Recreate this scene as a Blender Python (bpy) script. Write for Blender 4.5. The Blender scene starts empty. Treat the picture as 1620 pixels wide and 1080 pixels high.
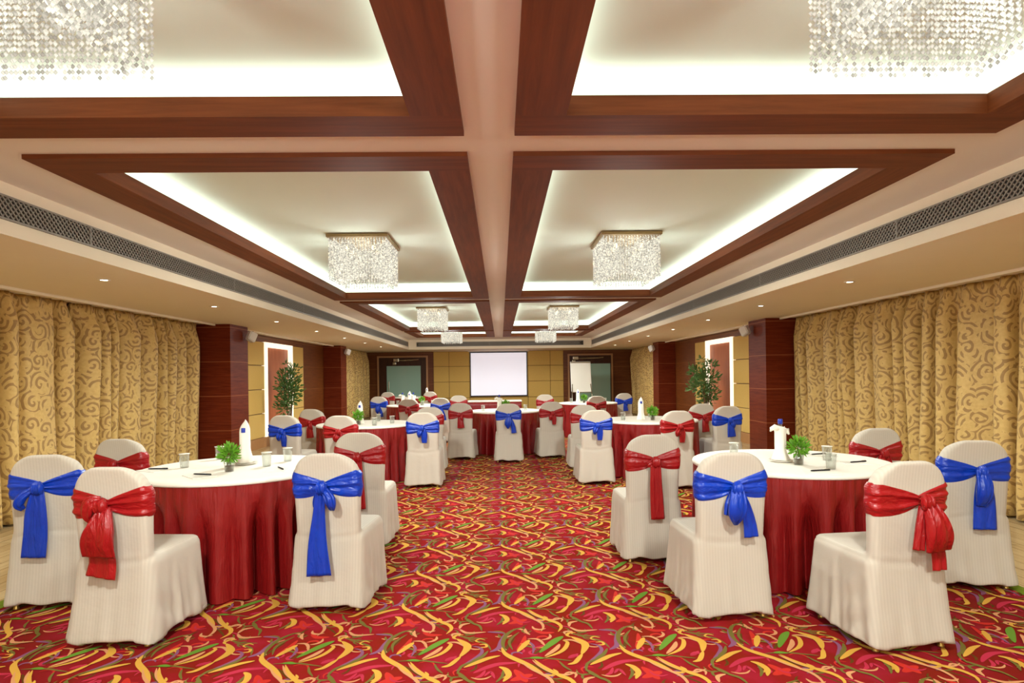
import bpy, bmesh, math, random
import numpy as np
from mathutils import Vector, Matrix

random.seed(7)
rng = np.random.default_rng(7)
PI = math.pi
scene = bpy.context.scene
COL = scene.collection

# ------------------------------------------------------------------ camera, world, exposure
EYE = 1.4
cam_data = bpy.data.cameras.new('camera')
cam = bpy.data.objects.new('camera', cam_data)
COL.objects.link(cam)
cam_data.sensor_width = 36.0
cam_data.lens = 36.0 * 960 / 1620
cam_data.shift_y = 54 / 1620
cam_data.clip_start = 0.05
cam_data.clip_end = 100
cam.matrix_world = (Matrix.Translation((0, 0, EYE)) @ Matrix.Rotation(-0.0188, 4, 'Z')
                    @ Matrix.Rotation(PI / 2, 4, 'X') @ Matrix.Rotation(-0.0128, 4, 'Z'))
scene.camera = cam

world = bpy.data.worlds.new('world')
scene.world = world
world.use_nodes = True
world.node_tree.nodes['Background'].inputs[0].default_value = (1.0, 0.93, 0.82, 1)
world.node_tree.nodes['Background'].inputs[1].default_value = 0.3

vs = scene.view_settings
vs.view_transform = 'Standard'
vs.look = 'None'
vs.exposure = 0.13
vs.gamma = 1.0
vs.use_curve_mapping = False

COVE_W = 2.2          # per metre of cove strip
DOWN_W = 42.0          # each downlight
CHAND_W = 130.0         # each chandelier


def area_light(name, loc, sx, sy, power, color, rot=(0, 0, 0)):
    d = bpy.data.lights.new(name, 'AREA')
    d.shape = 'RECTANGLE'; d.size = sx; d.size_y = sy
    d.energy = power; d.color = color
    o = bpy.data.objects.new(name, d)
    o.location = loc; o.rotation_euler = rot
    COL.objects.link(o)
    return o


# ------------------------------------------------------------------ materials
def lin(c):
    out = []
    for v in c[:3]:
        v = v / 255.0
        out.append(v / 12.92 if v <= 0.04045 else ((v + 0.055) / 1.055) ** 2.4)
    return (*out, 1.0)


class NT:
    def __init__(self, name):
        self.m = bpy.data.materials.new(name)
        self.m.use_nodes = True
        self.t = self.m.node_tree
        self.b = self.t.nodes['Principled BSDF']
        self.out = self.t.nodes['Material Output']

    def n(self, kind, **kw):
        nd = self.t.nodes.new(kind)
        for k, v in kw.items():
            if k.startswith('i_'):
                key = k[2:]
                key = int(key) if key.isdigit() else key
                nd.inputs[key].default_value = v
            else:
                setattr(nd, k, v)
        return nd

    def l(self, a, b):
        self.t.links.new(a, b)

    def math(self, op, a, b=None):
        nd = self.t.nodes.new('ShaderNodeMath'); nd.operation = op
        for i, v in enumerate((a, b)):
            if v is None: continue
            if isinstance(v, (int, float)): nd.inputs[i].default_value = v
            else: self.l(v, nd.inputs[i])
        return nd.outputs[0]

    def mix(self, fac, a, b):
        nd = self.t.nodes.new('ShaderNodeMix'); nd.data_type = 'RGBA'
        if isinstance(fac, (int, float)): nd.inputs[0].default_value = fac
        else: self.l(fac, nd.inputs[0])
        for i, v in ((6, a), (7, b)):
            if isinstance(v, tuple): nd.inputs[i].default_value = v
            else: self.l(v, nd.inputs[i])
        return nd.outputs[2]

    def ramp(self, fac, stops):
        nd = self.t.nodes.new('ShaderNodeValToRGB')
        el = nd.color_ramp.elements
        while len(el) < len(stops): el.new(0.5)
        for e, (p, c) in zip(el, stops):
            e.position = p; e.color = c if len(c) == 4 else (*c, 1)
        self.l(fac, nd.inputs[0])
        return nd.outputs[0]


def simple(name, rgb, rough=0.5, metal=0.0, noise=0.0, scale=8.0, sheen=0.0, spec=0.5, emit=0.0):
    k = NT(name)
    c = lin(rgb)
    k.b.inputs['Roughness'].default_value = rough
    k.b.inputs['Metallic'].default_value = metal
    k.b.inputs['Specular IOR Level'].default_value = spec
    if sheen: k.b.inputs['Sheen Weight'].default_value = sheen
    if noise:
        tc = k.n('ShaderNodeTexCoord')
        nz = k.n('ShaderNodeTexNoise', i_Scale=scale, i_Detail=4.0)
        k.l(tc.outputs['Object'], nz.inputs['Vector'])
        a = tuple(v * (1 - noise) for v in c[:3]) + (1,)
        b = tuple(min(1, v * (1 + noise)) for v in c[:3]) + (1,)
        k.l(k.mix(nz.outputs['Fac'], a, b), k.b.inputs['Base Color'])
    else:
        k.b.inputs['Base Color'].default_value = c
    if emit:
        k.b.inputs['Emission Color'].default_value = c
        k.b.inputs['Emission Strength'].default_value = emit
    return k.m


def wood(name, dark, light, axis=(0.6, 0.6, 9.0), rough=0.35, seam=None, seamcol=None):
    """grain stretched along the axes with the small scale; optional horizontal seams every `seam` metres."""
    k = NT(name)
    tc = k.n('ShaderNodeTexCoord')
    mp = k.n('ShaderNodeMapping'); mp.inputs['Scale'].default_value = axis
    k.l(tc.outputs['Object'], mp.inputs['Vector'])
    nz = k.n('ShaderNodeTexNoise', i_Scale=3.0, i_Detail=8.0, i_Roughness=0.65, i_Distortion=0.4)
    k.l(mp.outputs[0], nz.inputs['Vector'])
    col = k.ramp(nz.outputs['Fac'], [(0.3, lin(dark)), (0.7, lin(light))])
    if seam:
        sp = k.n('ShaderNodeSeparateXYZ'); k.l(tc.outputs['Object'], sp.inputs[0])
        z = k.math('FRACT', k.math('DIVIDE', sp.outputs[2], seam))
        msk = k.math('LESS_THAN', z, 0.012 / seam)
        col = k.mix(msk, col, lin(seamcol))
    k.l(col, k.b.inputs['Base Color'])
    k.b.inputs['Roughness'].default_value = rough
    k.b.inputs['Specular IOR Level'].default_value = 0.25
    return k.m


def chair_fabric():
    k = NT('white_striped_cover')
    tc = k.n('ShaderNodeTexCoord')
    sp = k.n('ShaderNodeSeparateXYZ'); k.l(tc.outputs['Object'], sp.inputs[0])
    s = k.math('SINE', k.math('MULTIPLY', sp.outputs[0], 2 * PI / 0.0165))
    f = k.math('MULTIPLY_ADD', s, 0.5)
    f.node.inputs[2].default_value = 0.5
    k.l(k.mix(f, lin((190, 180, 165)), lin((197, 187, 172))), k.b.inputs['Base Color'])
    k.b.inputs['Roughness'].default_value = 0.75
    k.b.inputs['Sheen Weight'].default_value = 0.1
    nz = k.n('ShaderNodeTexNoise', i_Scale=9.0, i_Detail=4.0)
    k.l(tc.outputs['Object'], nz.inputs['Vector'])
    bp = k.n('ShaderNodeBump', i_Strength=0.22, i_Distance=0.02)
    k.l(nz.outputs['Fac'], bp.inputs['Height'])
    k.l(bp.outputs[0], k.b.inputs['Normal'])
    return k.m


def satin(name, rgb, rgb2, rough=0.33, wr=(1.6, 1.6, 4.5)):
    k = NT(name)
    tc = k.n('ShaderNodeTexCoord')
    nz = k.n('ShaderNodeTexNoise', i_Scale=14.0, i_Detail=3.0)
    k.l(tc.outputs['Object'], nz.inputs['Vector'])
    k.l(k.mix(nz.outputs['Fac'], lin(rgb), lin(rgb2)), k.b.inputs['Base Color'])
    k.b.inputs['Roughness'].default_value = rough
    mp = k.n('ShaderNodeMapping'); mp.inputs['Scale'].default_value = wr
    k.l(tc.outputs['Object'], mp.inputs['Vector'])
    n2 = k.n('ShaderNodeTexNoise', i_Scale=9.0, i_Detail=3.0, i_Distortion=0.6); k.l(mp.outputs[0], n2.inputs['Vector'])
    bp = k.n('ShaderNodeBump', i_Strength=0.5, i_Distance=0.02)
    k.l(n2.outputs['Fac'], bp.inputs['Height'])
    k.l(bp.outputs[0], k.b.inputs['Normal'])
    return k.m


def curtain_fabric():
    k = NT('gold_scroll_curtain')
    tc = k.n('ShaderNodeTexCoord')
    mp = k.n('ShaderNodeMapping'); mp.inputs['Scale'].default_value = (1, 1, 1)
    k.l(tc.outputs['UV'], mp.inputs['Vector'])
    nz = k.n('ShaderNodeTexNoise', i_Scale=4.0, i_Detail=2.0)
    k.l(mp.outputs[0], nz.inputs['Vector'])
    ad = k.n('ShaderNodeVectorMath', operation='MULTIPLY_ADD')
    k.l(nz.outputs['Color'], ad.inputs[0]); ad.inputs[1].default_value = (0.09, 0.09, 0); k.l(mp.outputs[0], ad.inputs[2])
    vo = k.n('ShaderNodeTexVoronoi', i_Scale=4.6, i_Randomness=0.75)
    vo.voronoi_dimensions = '2D'
    k.l(ad.outputs[0], vo.inputs['Vector'])
    d = vo.outputs['Distance']
    # concentric scrolls inside each cell, broken into crescents
    dv = k.n('ShaderNodeVectorMath', operation='SUBTRACT'); k.l(ad.outputs[0], dv.inputs[0]); k.l(vo.outputs['Position'], dv.inputs[1])
    sx = k.n('ShaderNodeSeparateXYZ'); k.l(dv.outputs[0], sx.inputs[0])
    ang = k.math('ARCTAN2', sx.outputs[1], sx.outputs[0])
    w = k.math('SINE', k.math('ADD', k.math('MULTIPLY', d, 22.0), ang))
    ring = k.math('GREATER_THAN', w, 0.15)
    nz2 = k.n('ShaderNodeTexNoise', i_Scale=9.0, i_Detail=1.0)
    k.l(mp.outputs[0], nz2.inputs['Vector'])
    gate = k.math('GREATER_THAN', nz2.outputs['Fac'], 0.46)
    msk = k.math('MULTIPLY', ring, gate)
    nz3 = k.n('ShaderNodeTexNoise', i_Scale=26.0, i_Detail=3.0)
    k.l(mp.outputs[0], nz3.inputs['Vector'])
    gold = k.mix(nz3.outputs['Fac'], lin((186, 148, 80)), lin((220, 188, 116)))
    k.l(k.mix(k.math('MULTIPLY', msk, 0.58), gold, lin((108, 62, 16))), k.b.inputs['Base Color'])
    k.b.inputs['Roughness'].default_value = 0.6
    k.b.inputs['Sheen Weight'].default_value = 0.1
    return k.m


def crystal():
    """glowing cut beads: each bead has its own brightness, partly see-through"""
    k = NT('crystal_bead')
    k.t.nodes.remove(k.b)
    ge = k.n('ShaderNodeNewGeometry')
    col = k.ramp(ge.outputs['Random Per Island'], [(0.0, (0.30, 0.28, 0.23)), (0.45, (0.62, 0.59, 0.50)), (0.85, (0.85, 0.80, 0.66)), (1.0, (1.5, 1.3, 0.95))])  # sparkle of caught light put in as emission, random per bead
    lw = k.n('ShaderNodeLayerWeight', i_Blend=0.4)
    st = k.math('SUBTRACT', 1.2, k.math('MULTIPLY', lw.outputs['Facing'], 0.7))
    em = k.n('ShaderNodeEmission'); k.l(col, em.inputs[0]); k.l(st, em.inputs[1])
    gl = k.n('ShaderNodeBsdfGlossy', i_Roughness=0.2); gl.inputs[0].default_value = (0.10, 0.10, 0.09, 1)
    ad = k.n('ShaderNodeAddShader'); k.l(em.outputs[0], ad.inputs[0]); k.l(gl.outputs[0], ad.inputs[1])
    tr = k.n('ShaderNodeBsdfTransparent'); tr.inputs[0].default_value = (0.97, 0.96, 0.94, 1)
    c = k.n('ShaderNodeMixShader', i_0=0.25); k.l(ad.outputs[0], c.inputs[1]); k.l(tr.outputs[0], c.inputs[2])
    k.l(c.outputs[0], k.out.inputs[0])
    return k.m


def clear_glass(name, tint=(0.95, 0.97, 0.96), gloss=0.18):
    k = NT(name)
    k.t.nodes.remove(k.b)
    tr = k.n('ShaderNodeBsdfTransparent'); tr.inputs[0].default_value = (*tint, 1)
    gl = k.n('ShaderNodeBsdfGlossy', i_Roughness=0.04)
    lw = k.n('ShaderNodeLayerWeight', i_Blend=0.35)
    f = k.math('ADD', k.math('MULTIPLY', lw.outputs['Facing'], 0.5), gloss * 0.4)
    c = k.n('ShaderNodeMixShader')
    k.l(f, c.inputs[0]); k.l(tr.outputs[0], c.inputs[1]); k.l(gl.outputs[0], c.inputs[2])
    k.l(c.outputs[0], k.out.inputs[0])
    return k.m


def plank_floor():
    k = NT('beige_wood_planks')
    tc = k.n('ShaderNodeTexCoord')
    mp = k.n('ShaderNodeMapping'); mp.inputs['Rotation'].default_value = (0, 0, PI / 2)
    k.l(tc.outputs['Object'], mp.inputs['Vector'])
    br = k.n('ShaderNodeTexBrick', i_Scale=1.0)
    br.inputs['Color1'].default_value = lin((206, 184, 142)); br.inputs['Color2'].default_value = lin((188, 162, 118))
    br.inputs['Mortar'].default_value = lin((140, 112, 76)); br.inputs['Mortar Size'].default_value = 0.003
    br.inputs['Brick Width'].default_value = 1.2; br.inputs['Row Height'].default_value = 0.13
    k.l(mp.outputs[0], br.inputs['Vector'])
    mp2 = k.n('ShaderNodeMapping'); mp2.inputs['Scale'].default_value = (14, 1, 1)
    k.l(tc.outputs['Object'], mp2.inputs['Vector'])
    nz = k.n('ShaderNodeTexNoise', i_Scale=2.0, i_Detail=6.0); k.l(mp2.outputs[0], nz.inputs['Vector'])
    g = k.ramp(nz.outputs['Fac'], [(0.3, (0.72, 0.70, 0.66)), (0.7, (1, 1, 1))])
    mx = k.n('ShaderNodeMix', data_type='RGBA', blend_type='MULTIPLY'); mx.inputs[0].default_value = 0.7
    k.l(br.outputs['Color'], mx.inputs[6]); k.l(g, mx.inputs[7])
    k.l(mx.outputs[2], k.b.inputs['Base Color'])
    k.b.inputs['Roughness'].default_value = 0.22
    return k.m


def carpet_base():
    k = NT('carpet_crimson')
    tc = k.n('ShaderNodeTexCoord')
    nz = k.n('ShaderNodeTexNoise', i_Scale=4.5, i_Detail=3.0)
    k.l(tc.outputs['Object'], nz.inputs['Vector'])
    col = k.ramp(nz.outputs['Fac'], [(0.36, lin((128, 30, 14))), (0.5, lin((138, 24, 26))), (0.64, lin((148, 28, 42)))])
    k.l(col, k.b.inputs['Base Color'])
    k.b.inputs['Roughness'].default_value = 0.95
    k.b.inputs['Specular IOR Level'].default_value = 0.1
    return k.m


M = {}
M['cover'] = chair_fabric()
M['blue'] = satin('royal_blue_satin', (2, 41, 150), (8, 66, 192))
M['red'] = satin('red_satin', (136, 8, 16), (168, 24, 28))
M['blue_tail'] = satin('royal_blue_satin_lengthwise', (2, 41, 150), (8, 66, 192), 0.33, (5, 5, 1.2))
M['red_tail'] = satin('red_satin_lengthwise', (136, 8, 16), (168, 24, 28), 0.33, (5, 5, 1.2))
M['skirt'] = satin('crimson_table_skirt', (122, 14, 16), (146, 24, 24), 0.38, (5, 5, 0.6))
M['cloth'] = simple('white_tablecloth', (245, 238, 226), 0.8, noise=0.03, scale=20)
M['gilt'] = simple('gilt_metal_leg', (190, 160, 90), 0.35, 0.8)
M['carpet'] = carpet_base()
M['wall'] = simple('warm_wall_paint', (196, 172, 128), 0.8, noise=0.03)
M['white'] = simple('ceiling_white_paint', (234, 228, 218), 0.75, noise=0.015, scale=3)
M['recess'] = simple('recess_white_paint', (224, 238, 226), 0.8, noise=0.015, scale=3)
M['soffit'] = simple('soffit_cream_paint', (238, 226, 202), 0.7, noise=0.02, scale=3)
M['frame_x'] = wood('coffer_walnut', (94, 46, 16), (124, 64, 28), (0.5, 9, 9), 0.62)
M['frame_y'] = wood('coffer_walnut_lengthwise', (94, 46, 16), (124, 64, 28), (9, 0.5, 9), 0.62)
M['pillar'] = wood('mahogany_cladding', (88, 26, 10), (122, 50, 24), (0.8, 0.8, 14), 0.45, 0.56, (150, 84, 50))
M['pillar'].node_tree.nodes['Principled BSDF'].inputs['Specular IOR Level'].default_value = 0.1
M['wallwood'] = wood('wall_veneer', (88, 44, 16), (120, 66, 28), (0.8, 0.8, 12), 0.35, 0.56, (140, 88, 48))
M['panelwood'] = wood('niche_veneer', (164, 84, 46), (188, 108, 66), (5, 5, 0.7), 0.4)
M['doorwood'] = wood('dark_door_wood', (52, 26, 12), (74, 40, 20), (6, 6, 0.6), 0.4)
M['trimwood'] = simple('light_wood_trim', (170, 120, 74), 0.4, noise=0.1)
M['gold'] = simple('ochre_wall_upholstery', (204, 166, 84), 0.75, noise=0.06, scale=30, sheen=0.1)
M['goldgap'] = simple('upholstery_joint', (120, 88, 36), 0.8)
M['curtain'] = curtain_fabric()
M['plank'] = plank_floor()
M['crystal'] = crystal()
M['chrome'] = simple('brushed_nickel', (196, 188, 170), 0.25, 0.9)
M['brass'] = simple('aged_brass', (150, 124, 84), 0.4, 0.6)
M['bulb'] = simple('lit_bulb', (255, 226, 170), 0.5, emit=3.0)
M['lamp'] = simple('lit_downlight_lens', (255, 246, 224), 0.5, emit=9.0)
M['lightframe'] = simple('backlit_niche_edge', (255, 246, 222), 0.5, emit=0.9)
M['white_plastic'] = simple('white_plastic', (232, 228, 222), 0.4)
M['grille'] = simple('grey_grille_metal', (136, 130, 120), 0.5, 0.2)
M['grille_shade'] = simple('duct_shade', (58, 54, 48), 0.8)
M['black'] = simple('black_plastic', (24, 24, 30), 0.4)
M['screen'] = simple('lit_projection_screen', (236, 234, 246), 0.6, emit=0.5)
M['teal'] = simple('frosted_teal_glass', (150, 184, 168), 0.12, noise=0.04, scale=3)
M['paper'] = simple('white_paper', (238, 234, 222), 0.8)
M['glass'] = clear_glass('tumbler_glass')
M['water'] = clear_glass('bottle_plastic', (0.9, 0.95, 0.98), 0.3)
M['bluecap'] = simple('blue_bottle_cap', (34, 58, 170), 0.4)
M['leaf'] = simple('bright_green_leaf', (104, 160, 36), 0.55, noise=0.35, scale=60)
M['treeleaf'] = simple('ficus_leaf', (84, 120, 60), 0.5, noise=0.4, scale=20)
M['bark'] = simple('brown_bark', (96, 70, 44), 0.8, noise=0.2)
M['pot'] = simple('white_ceramic', (224, 218, 206), 0.3)
M['soil'] = simple('dark_soil', (50, 36, 26), 0.95)
M['border'] = simple('carpet_green_border', (106, 124, 34), 0.95, noise=0.2, scale=40, spec=0.1)
CARPET_COL = {'Y': (202, 152, 62), 'P': (200, 138, 94), 'G': (108, 96, 42), 'L': (98, 134, 44), 'M': (130, 78, 106),
              'K': (176, 44, 66), 'R': (186, 44, 34), 'O': (92, 56, 14)}
for kk, vv in CARPET_COL.items():
    M['c' + kk] = simple('carpet_yarn_' + {'Y': 'yellow', 'P': 'peach', 'G': 'olive', 'L': 'leaf', 'M': 'mauve', 'K': 'pink', 'R': 'red', 'O': 'umber'}[kk], vv, 0.95, spec=0.1)


# ------------------------------------------------------------------ mesh helpers
class MB:
    def __init__(self):
        self.v = []; self.f = []; self.mi = []; self.uv = None

    def add(self, verts, faces, mi=0):
        o = len(self.v)
        self.v.extend([tuple(p) for p in verts])
        for f in faces:
            self.f.append(tuple(i + o for i in f)); self.mi.append(mi)
        return o

    def box(self, a, b, mi=0):
        x0, y0, z0 = a; x1, y1, z1 = b
        self.add([(x0, y0, z0), (x1, y0, z0), (x1, y1, z0), (x0, y1, z0), (x0, y0, z1), (x1, y0, z1), (x1, y1, z1), (x0, y1, z1)],
                 [(0, 3, 2, 1), (4, 5, 6, 7), (0, 1, 5, 4), (1, 2, 6, 5), (2, 3, 7, 6), (3, 0, 4, 7)], mi)

    def bbox(self, a, b, r=0.01, mi=0):
        """box with chamfered edges"""
        bm = bmesh.new()
        bmesh.ops.create_cube(bm, size=1.0)
        for v in bm.verts:
            v.co = Vector([(a[i] + b[i]) / 2 + v.co[i] * (b[i] - a[i]) for i in range(3)])
        bmesh.ops.bevel(bm, geom=bm.edges[:], offset=r, segments=2, profile=0.6, affect='EDGES')
        self.bm(bm, mi)

    def bm(self, bm, mi=0):
        bm.verts.index_update()
        self.add([v.co[:] for v in bm.verts], [[v.index for v in f.verts] for f in bm.faces], mi)
        bm.free()

    def lathe(self, prof, n=24, c=(0, 0, 0), mi=0, close=False, caps=True):
        """prof: list of (r, z)"""
        vs_ = []; fs = []
        for r, z in prof:
            for k in range(n):
                a = 2 * PI * k / n
                vs_.append((c[0] + r * math.cos(a), c[1] + r * math.sin(a), c[2] + z))
        m = len(prof)
        for i in range(m - 1):
            for k in range(n):
                k2 = (k + 1) % n
                fs.append((i * n + k, i * n + k2, (i + 1) * n + k2, (i + 1) * n + k))
        if caps and prof[0][0] > 1e-4: fs.append(tuple(reversed(range(n))))
        if caps and prof[-1][0] > 1e-4 and not close: fs.append(tuple(range((m - 1) * n, m * n)))
        self.add(vs_, fs, mi)

    def tube(self, pts, r, n=8, mi=0):
        pts = [Vector(p) for p in pts]
        rs = r if isinstance(r, (list, tuple)) else [r] * len(pts)
        vs_ = []; fs = []
        for i, p in enumerate(pts):
            t = (pts[min(i + 1, len(pts) - 1)] - pts[max(i - 1, 0)]).normalized()
            u = t.orthogonal().normalized(); w = t.cross(u)
            for k in range(n):
                a = 2 * PI * k / n
                vs_.append(p + (u * math.cos(a) + w * math.sin(a)) * rs[i])
        for i in range(len(pts) - 1):
            for k in range(n):
                k2 = (k + 1) % n
                fs.append((i * n + k, i * n + k2, (i + 1) * n + k2, (i + 1) * n + k))
        fs.append(tuple(reversed(range(n)))); fs.append(tuple(range((len(pts) - 1) * n, len(pts) * n)))
        self.add(vs_, fs, mi)

    def loft(self, rings, mi=0):
        n = len(rings[0]); vs_ = []; fs = []
        for r in rings: vs_.extend(r)
        for i in range(len(rings) - 1):
            for k in range(n):
                k2 = (k + 1) % n
                fs.append((i * n + k, i * n + k2, (i + 1) * n + k2, (i + 1) * n + k))
        fs.append(tuple(reversed(range(n)))); fs.append(tuple(range((len(rings) - 1) * n, len(rings) * n)))
        self.add(vs_, fs, mi)

    def mesh(self, name, mats, smooth=False, fix=True):
        me = bpy.data.meshes.new(name)
        me.from_pydata(self.v, [], self.f)
        for m in (mats if isinstance(mats, (list, tuple)) else [mats]):
            me.materials.append(M[m] if isinstance(m, str) else m)
        if any(self.mi): me.polygons.foreach_set('material_index', self.mi)
        me.polygons.foreach_set('use_smooth', [smooth] * len(self.f))
        if fix and len(self.f) < 60000:
            bm = bmesh.new(); bm.from_mesh(me)
            bmesh.ops.recalc_face_normals(bm, faces=bm.faces[:])
            bm.to_mesh(me); bm.free()
        me.update()
        return me


def obj(name, me, parent=None, label=None):
    o = bpy.data.objects.new(name, me)
    COL.objects.link(o)
    if parent is not None: o.parent = parent
    if label: o['label'] = label
    return o


def empty(name, label, cat, loc=(0, 0, 0), rz=0.0, group=None):
    o = bpy.data.objects.new(name, None)
    o.empty_display_size = 0.1
    COL.objects.link(o)
    o.location = loc; o.rotation_euler = (0, 0, rz)
    o['label'] = label; o['category'] = cat
    if group: o['group'] = group
    return o


def tag(o, label, cat, group=None, kind=None):
    o['label'] = label; o['category'] = cat
    if group: o['group'] = group
    if kind: o['kind'] = kind
    return o


def struct(name, me, label=None, cat=None):
    o = obj(name, me)
    o['kind'] = 'structure'
    o['label'] = label or name.replace('_', ' ')
    o['category'] = cat or name.split('_')[0]
    return o


def boxmesh(name, boxes, mats, r=0.0):
    b = MB()
    for bx in boxes:
        mi = bx[2] if len(bx) > 2 else 0
        if r: b.bbox(bx[0], bx[1], r, mi)
        else: b.box(bx[0], bx[1], mi)
    return b.mesh(name, mats)


# ------------------------------------------------------------------ the room
XW = 5.05           # side walls
XC = 4.87           # curtain plane
XS = 3.0            # inner face of the side soffits
YB, YF = -3.4, 22.0  # back and far wall
ZS = EYE + 0.896    # soffit underside
ZC = EYE + 1.215    # main ceiling
ZF = EYE + 1.19     # underside of the coffer frames
ZU = ZF + 0.0925    # top of the frames' upstand
ZR = EYE + 1.40     # recess ceiling
YSF = 20.0          # inner face of the far soffit
YSB = -2.9

struct('floor', boxmesh('floor', [((-XW, YB, -0.06), (XW, YF, -0.008))], 'plank'), 'beige wood plank floor along the curtains', 'floor')
struct('wall_far', boxmesh('wall_far', [((-XW, YF, -0.06), (XW, YF + 0.15, 3.0))], 'wallwood'), 'far wall clad in brown wood veneer', 'wall')
struct('wall_back', boxmesh('wall_back', [((-XW, YB - 0.15, -0.06), (XW, YB, 3.0))], 'wall'), 'back wall behind the viewer', 'wall')
struct('wall_left', boxmesh('wall_left', [((-XW - 0.15, YB, -0.06), (-XW, YF, 3.0))], 'wallwood'), 'left side wall behind the curtains', 'wall')
struct('wall_right', boxmesh('wall_right', [((XW, YB, -0.06), (XW + 0.15, YF, 3.0))], 'wallwood'), 'right side wall behind the curtains', 'wall')

# coffers: rows (outer y0, y1), columns (outer x0, x1)
ROWS = [(-2.55, -0.12), (0.2, 3.0), (3.3, 9.39), (9.71, 15.83), (16.15, 18.6)]
COLS = [(-2.53, -0.178), (0.096, 2.50)]
FW = 0.222
# main ceiling built around the openings
b = MB()
xs = [-XS, COLS[0][0], COLS[0][1], COLS[1][0], COLS[1][1], XS]
ys = [YSB] + [v for r in ROWS for v in r] + [YSF]
for i in range(len(xs) - 1):
    for j in range(len(ys) - 1):
        if i in (1, 3) and j % 2 == 1: continue
        b.box((xs[i], ys[j], ZC), (xs[i + 1], ys[j + 1], ZC + 0.04))
struct('ceiling', b.mesh('ceiling', 'white'), 'white main ceiling between the coffers', 'ceiling')
# soffits
for nm, a, c in (('left', (-XW, YB, ZS), (-XS, YF, ZC + 0.04)), ('right', (XS, YB, ZS), (XW, YF, ZC + 0.04)),
                 ('far', (-XS, YSF, ZS), (XS, YF, ZC + 0.04)), ('back', (-XS, YB, ZS), (XS, YSB, ZC + 0.04))):
    struct('ceiling_soffit_' + nm, boxmesh('soffit', [(a, c)], 'soffit'), 'cream dropped soffit along the %s side' % nm, 'ceiling')

cove_col = (0.93, 1.0, 0.90)
tn = 1
for ri, (y0, y1) in enumerate(ROWS):
    for ci, (x0, x1) in enumerate(COLS):
        # recess box
        r = MB()
        t = 0.03
        r.box((x0 - t, y0 - t, ZR), (x1 + t, y1 + t, ZR + 0.03))
        r.box((x0 - t, y0 - t, ZC + 0.04), (x0, y1 + t, ZR)); r.box((x1, y0 - t, ZC + 0.04), (x1 + t, y1 + t, ZR))
        r.box((x0, y0 - t, ZC + 0.04), (x1, y0, ZR)); r.box((x0, y1, ZC + 0.04), (x1, y1 + t, ZR))
        struct('ceiling_recess', r.mesh('recess', 'recess'), 'raised pale coffer ceiling with cove light', 'ceiling')
        # frame: two lengthwise boards and two cross boards, each an L with an upstand
        e = 0.012
        fx = MB(); u = 0.028
        fx.box((x0 - e, y0 - e, ZF), (x1 + e, y0 + FW, ZF + 0.026)); fx.box((x0 - e, y1 - FW, ZF), (x1 + e, y1 + e, ZF + 0.026))
        fx.box((x0 + FW - u, y0 + FW - u, ZF + 0.026), (x1 - FW + u, y0 + FW, ZU)); fx.box((x0 + FW - u, y1 - FW, ZF + 0.026), (x1 - FW + u, y1 - FW + u, ZU))
        fo = struct('trim_%d' % tn, fx.mesh('coffer_cross_boards', 'frame_x'), 'walnut frame around a ceiling coffer', 'trim')
        fy = MB()
        fy.box((x0 - e, y0 + FW, ZF), (x0 + FW, y1 - FW, ZF + 0.026)); fy.box((x1 - FW, y0 + FW, ZF), (x1 + e, y1 - FW, ZF + 0.026))
        fy.box((x0 + FW - u, y0 + FW, ZF + 0.026), (x0 + FW, y1 - FW, ZU)); fy.box((x1 - FW, y0 + FW, ZF + 0.026), (x1 - FW + u, y1 - FW, ZU))
        obj('side_boards', fy.mesh('coffer_side_boards', 'frame_y'), fo)
        tn += 1
        # cove strips lying on the frame behind the upstand, shining up
        zc = ZF + 0.05
        lx = x1 - x0 - 0.2; ly = y1 - y0 - 0.2
        cx, cy = (x0 + x1) / 2, (y0 + y1) / 2
        for px, py, sx, sy, L in ((cx, y0 + 0.1, lx, 0.12, lx), (cx, y1 - 0.1, lx, 0.12, lx), (x0 + 0.1, cy, 0.12, ly, ly), (x1 - 0.1, cy, 0.12, ly, ly)):
            area_light('cove_strip', (px, py, zc), sx, sy, COVE_W * L, cove_col, (PI, 0, 0))

# curtain pelmet trims along the soffit edges
for s in (-1, 1):
    x = s * 4.60
    b = MB()
    b.box((min(x, x + s * 0.035), YB, ZS - 0.028), (max(x, x + s * 0.035), 9.9, ZS))
    b.box((min(x, x + s * 0.03) , 10.7, ZS - 0.028), (max(x, x + s * 0.03), 16.85, ZS))
    struct('trim_%d' % tn, b.mesh('pelmet_trim', 'soffit'), 'thin cream pelmet lip above the %s curtains' % ('left' if s < 0 else 'right'), 'trim'); tn += 1

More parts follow.
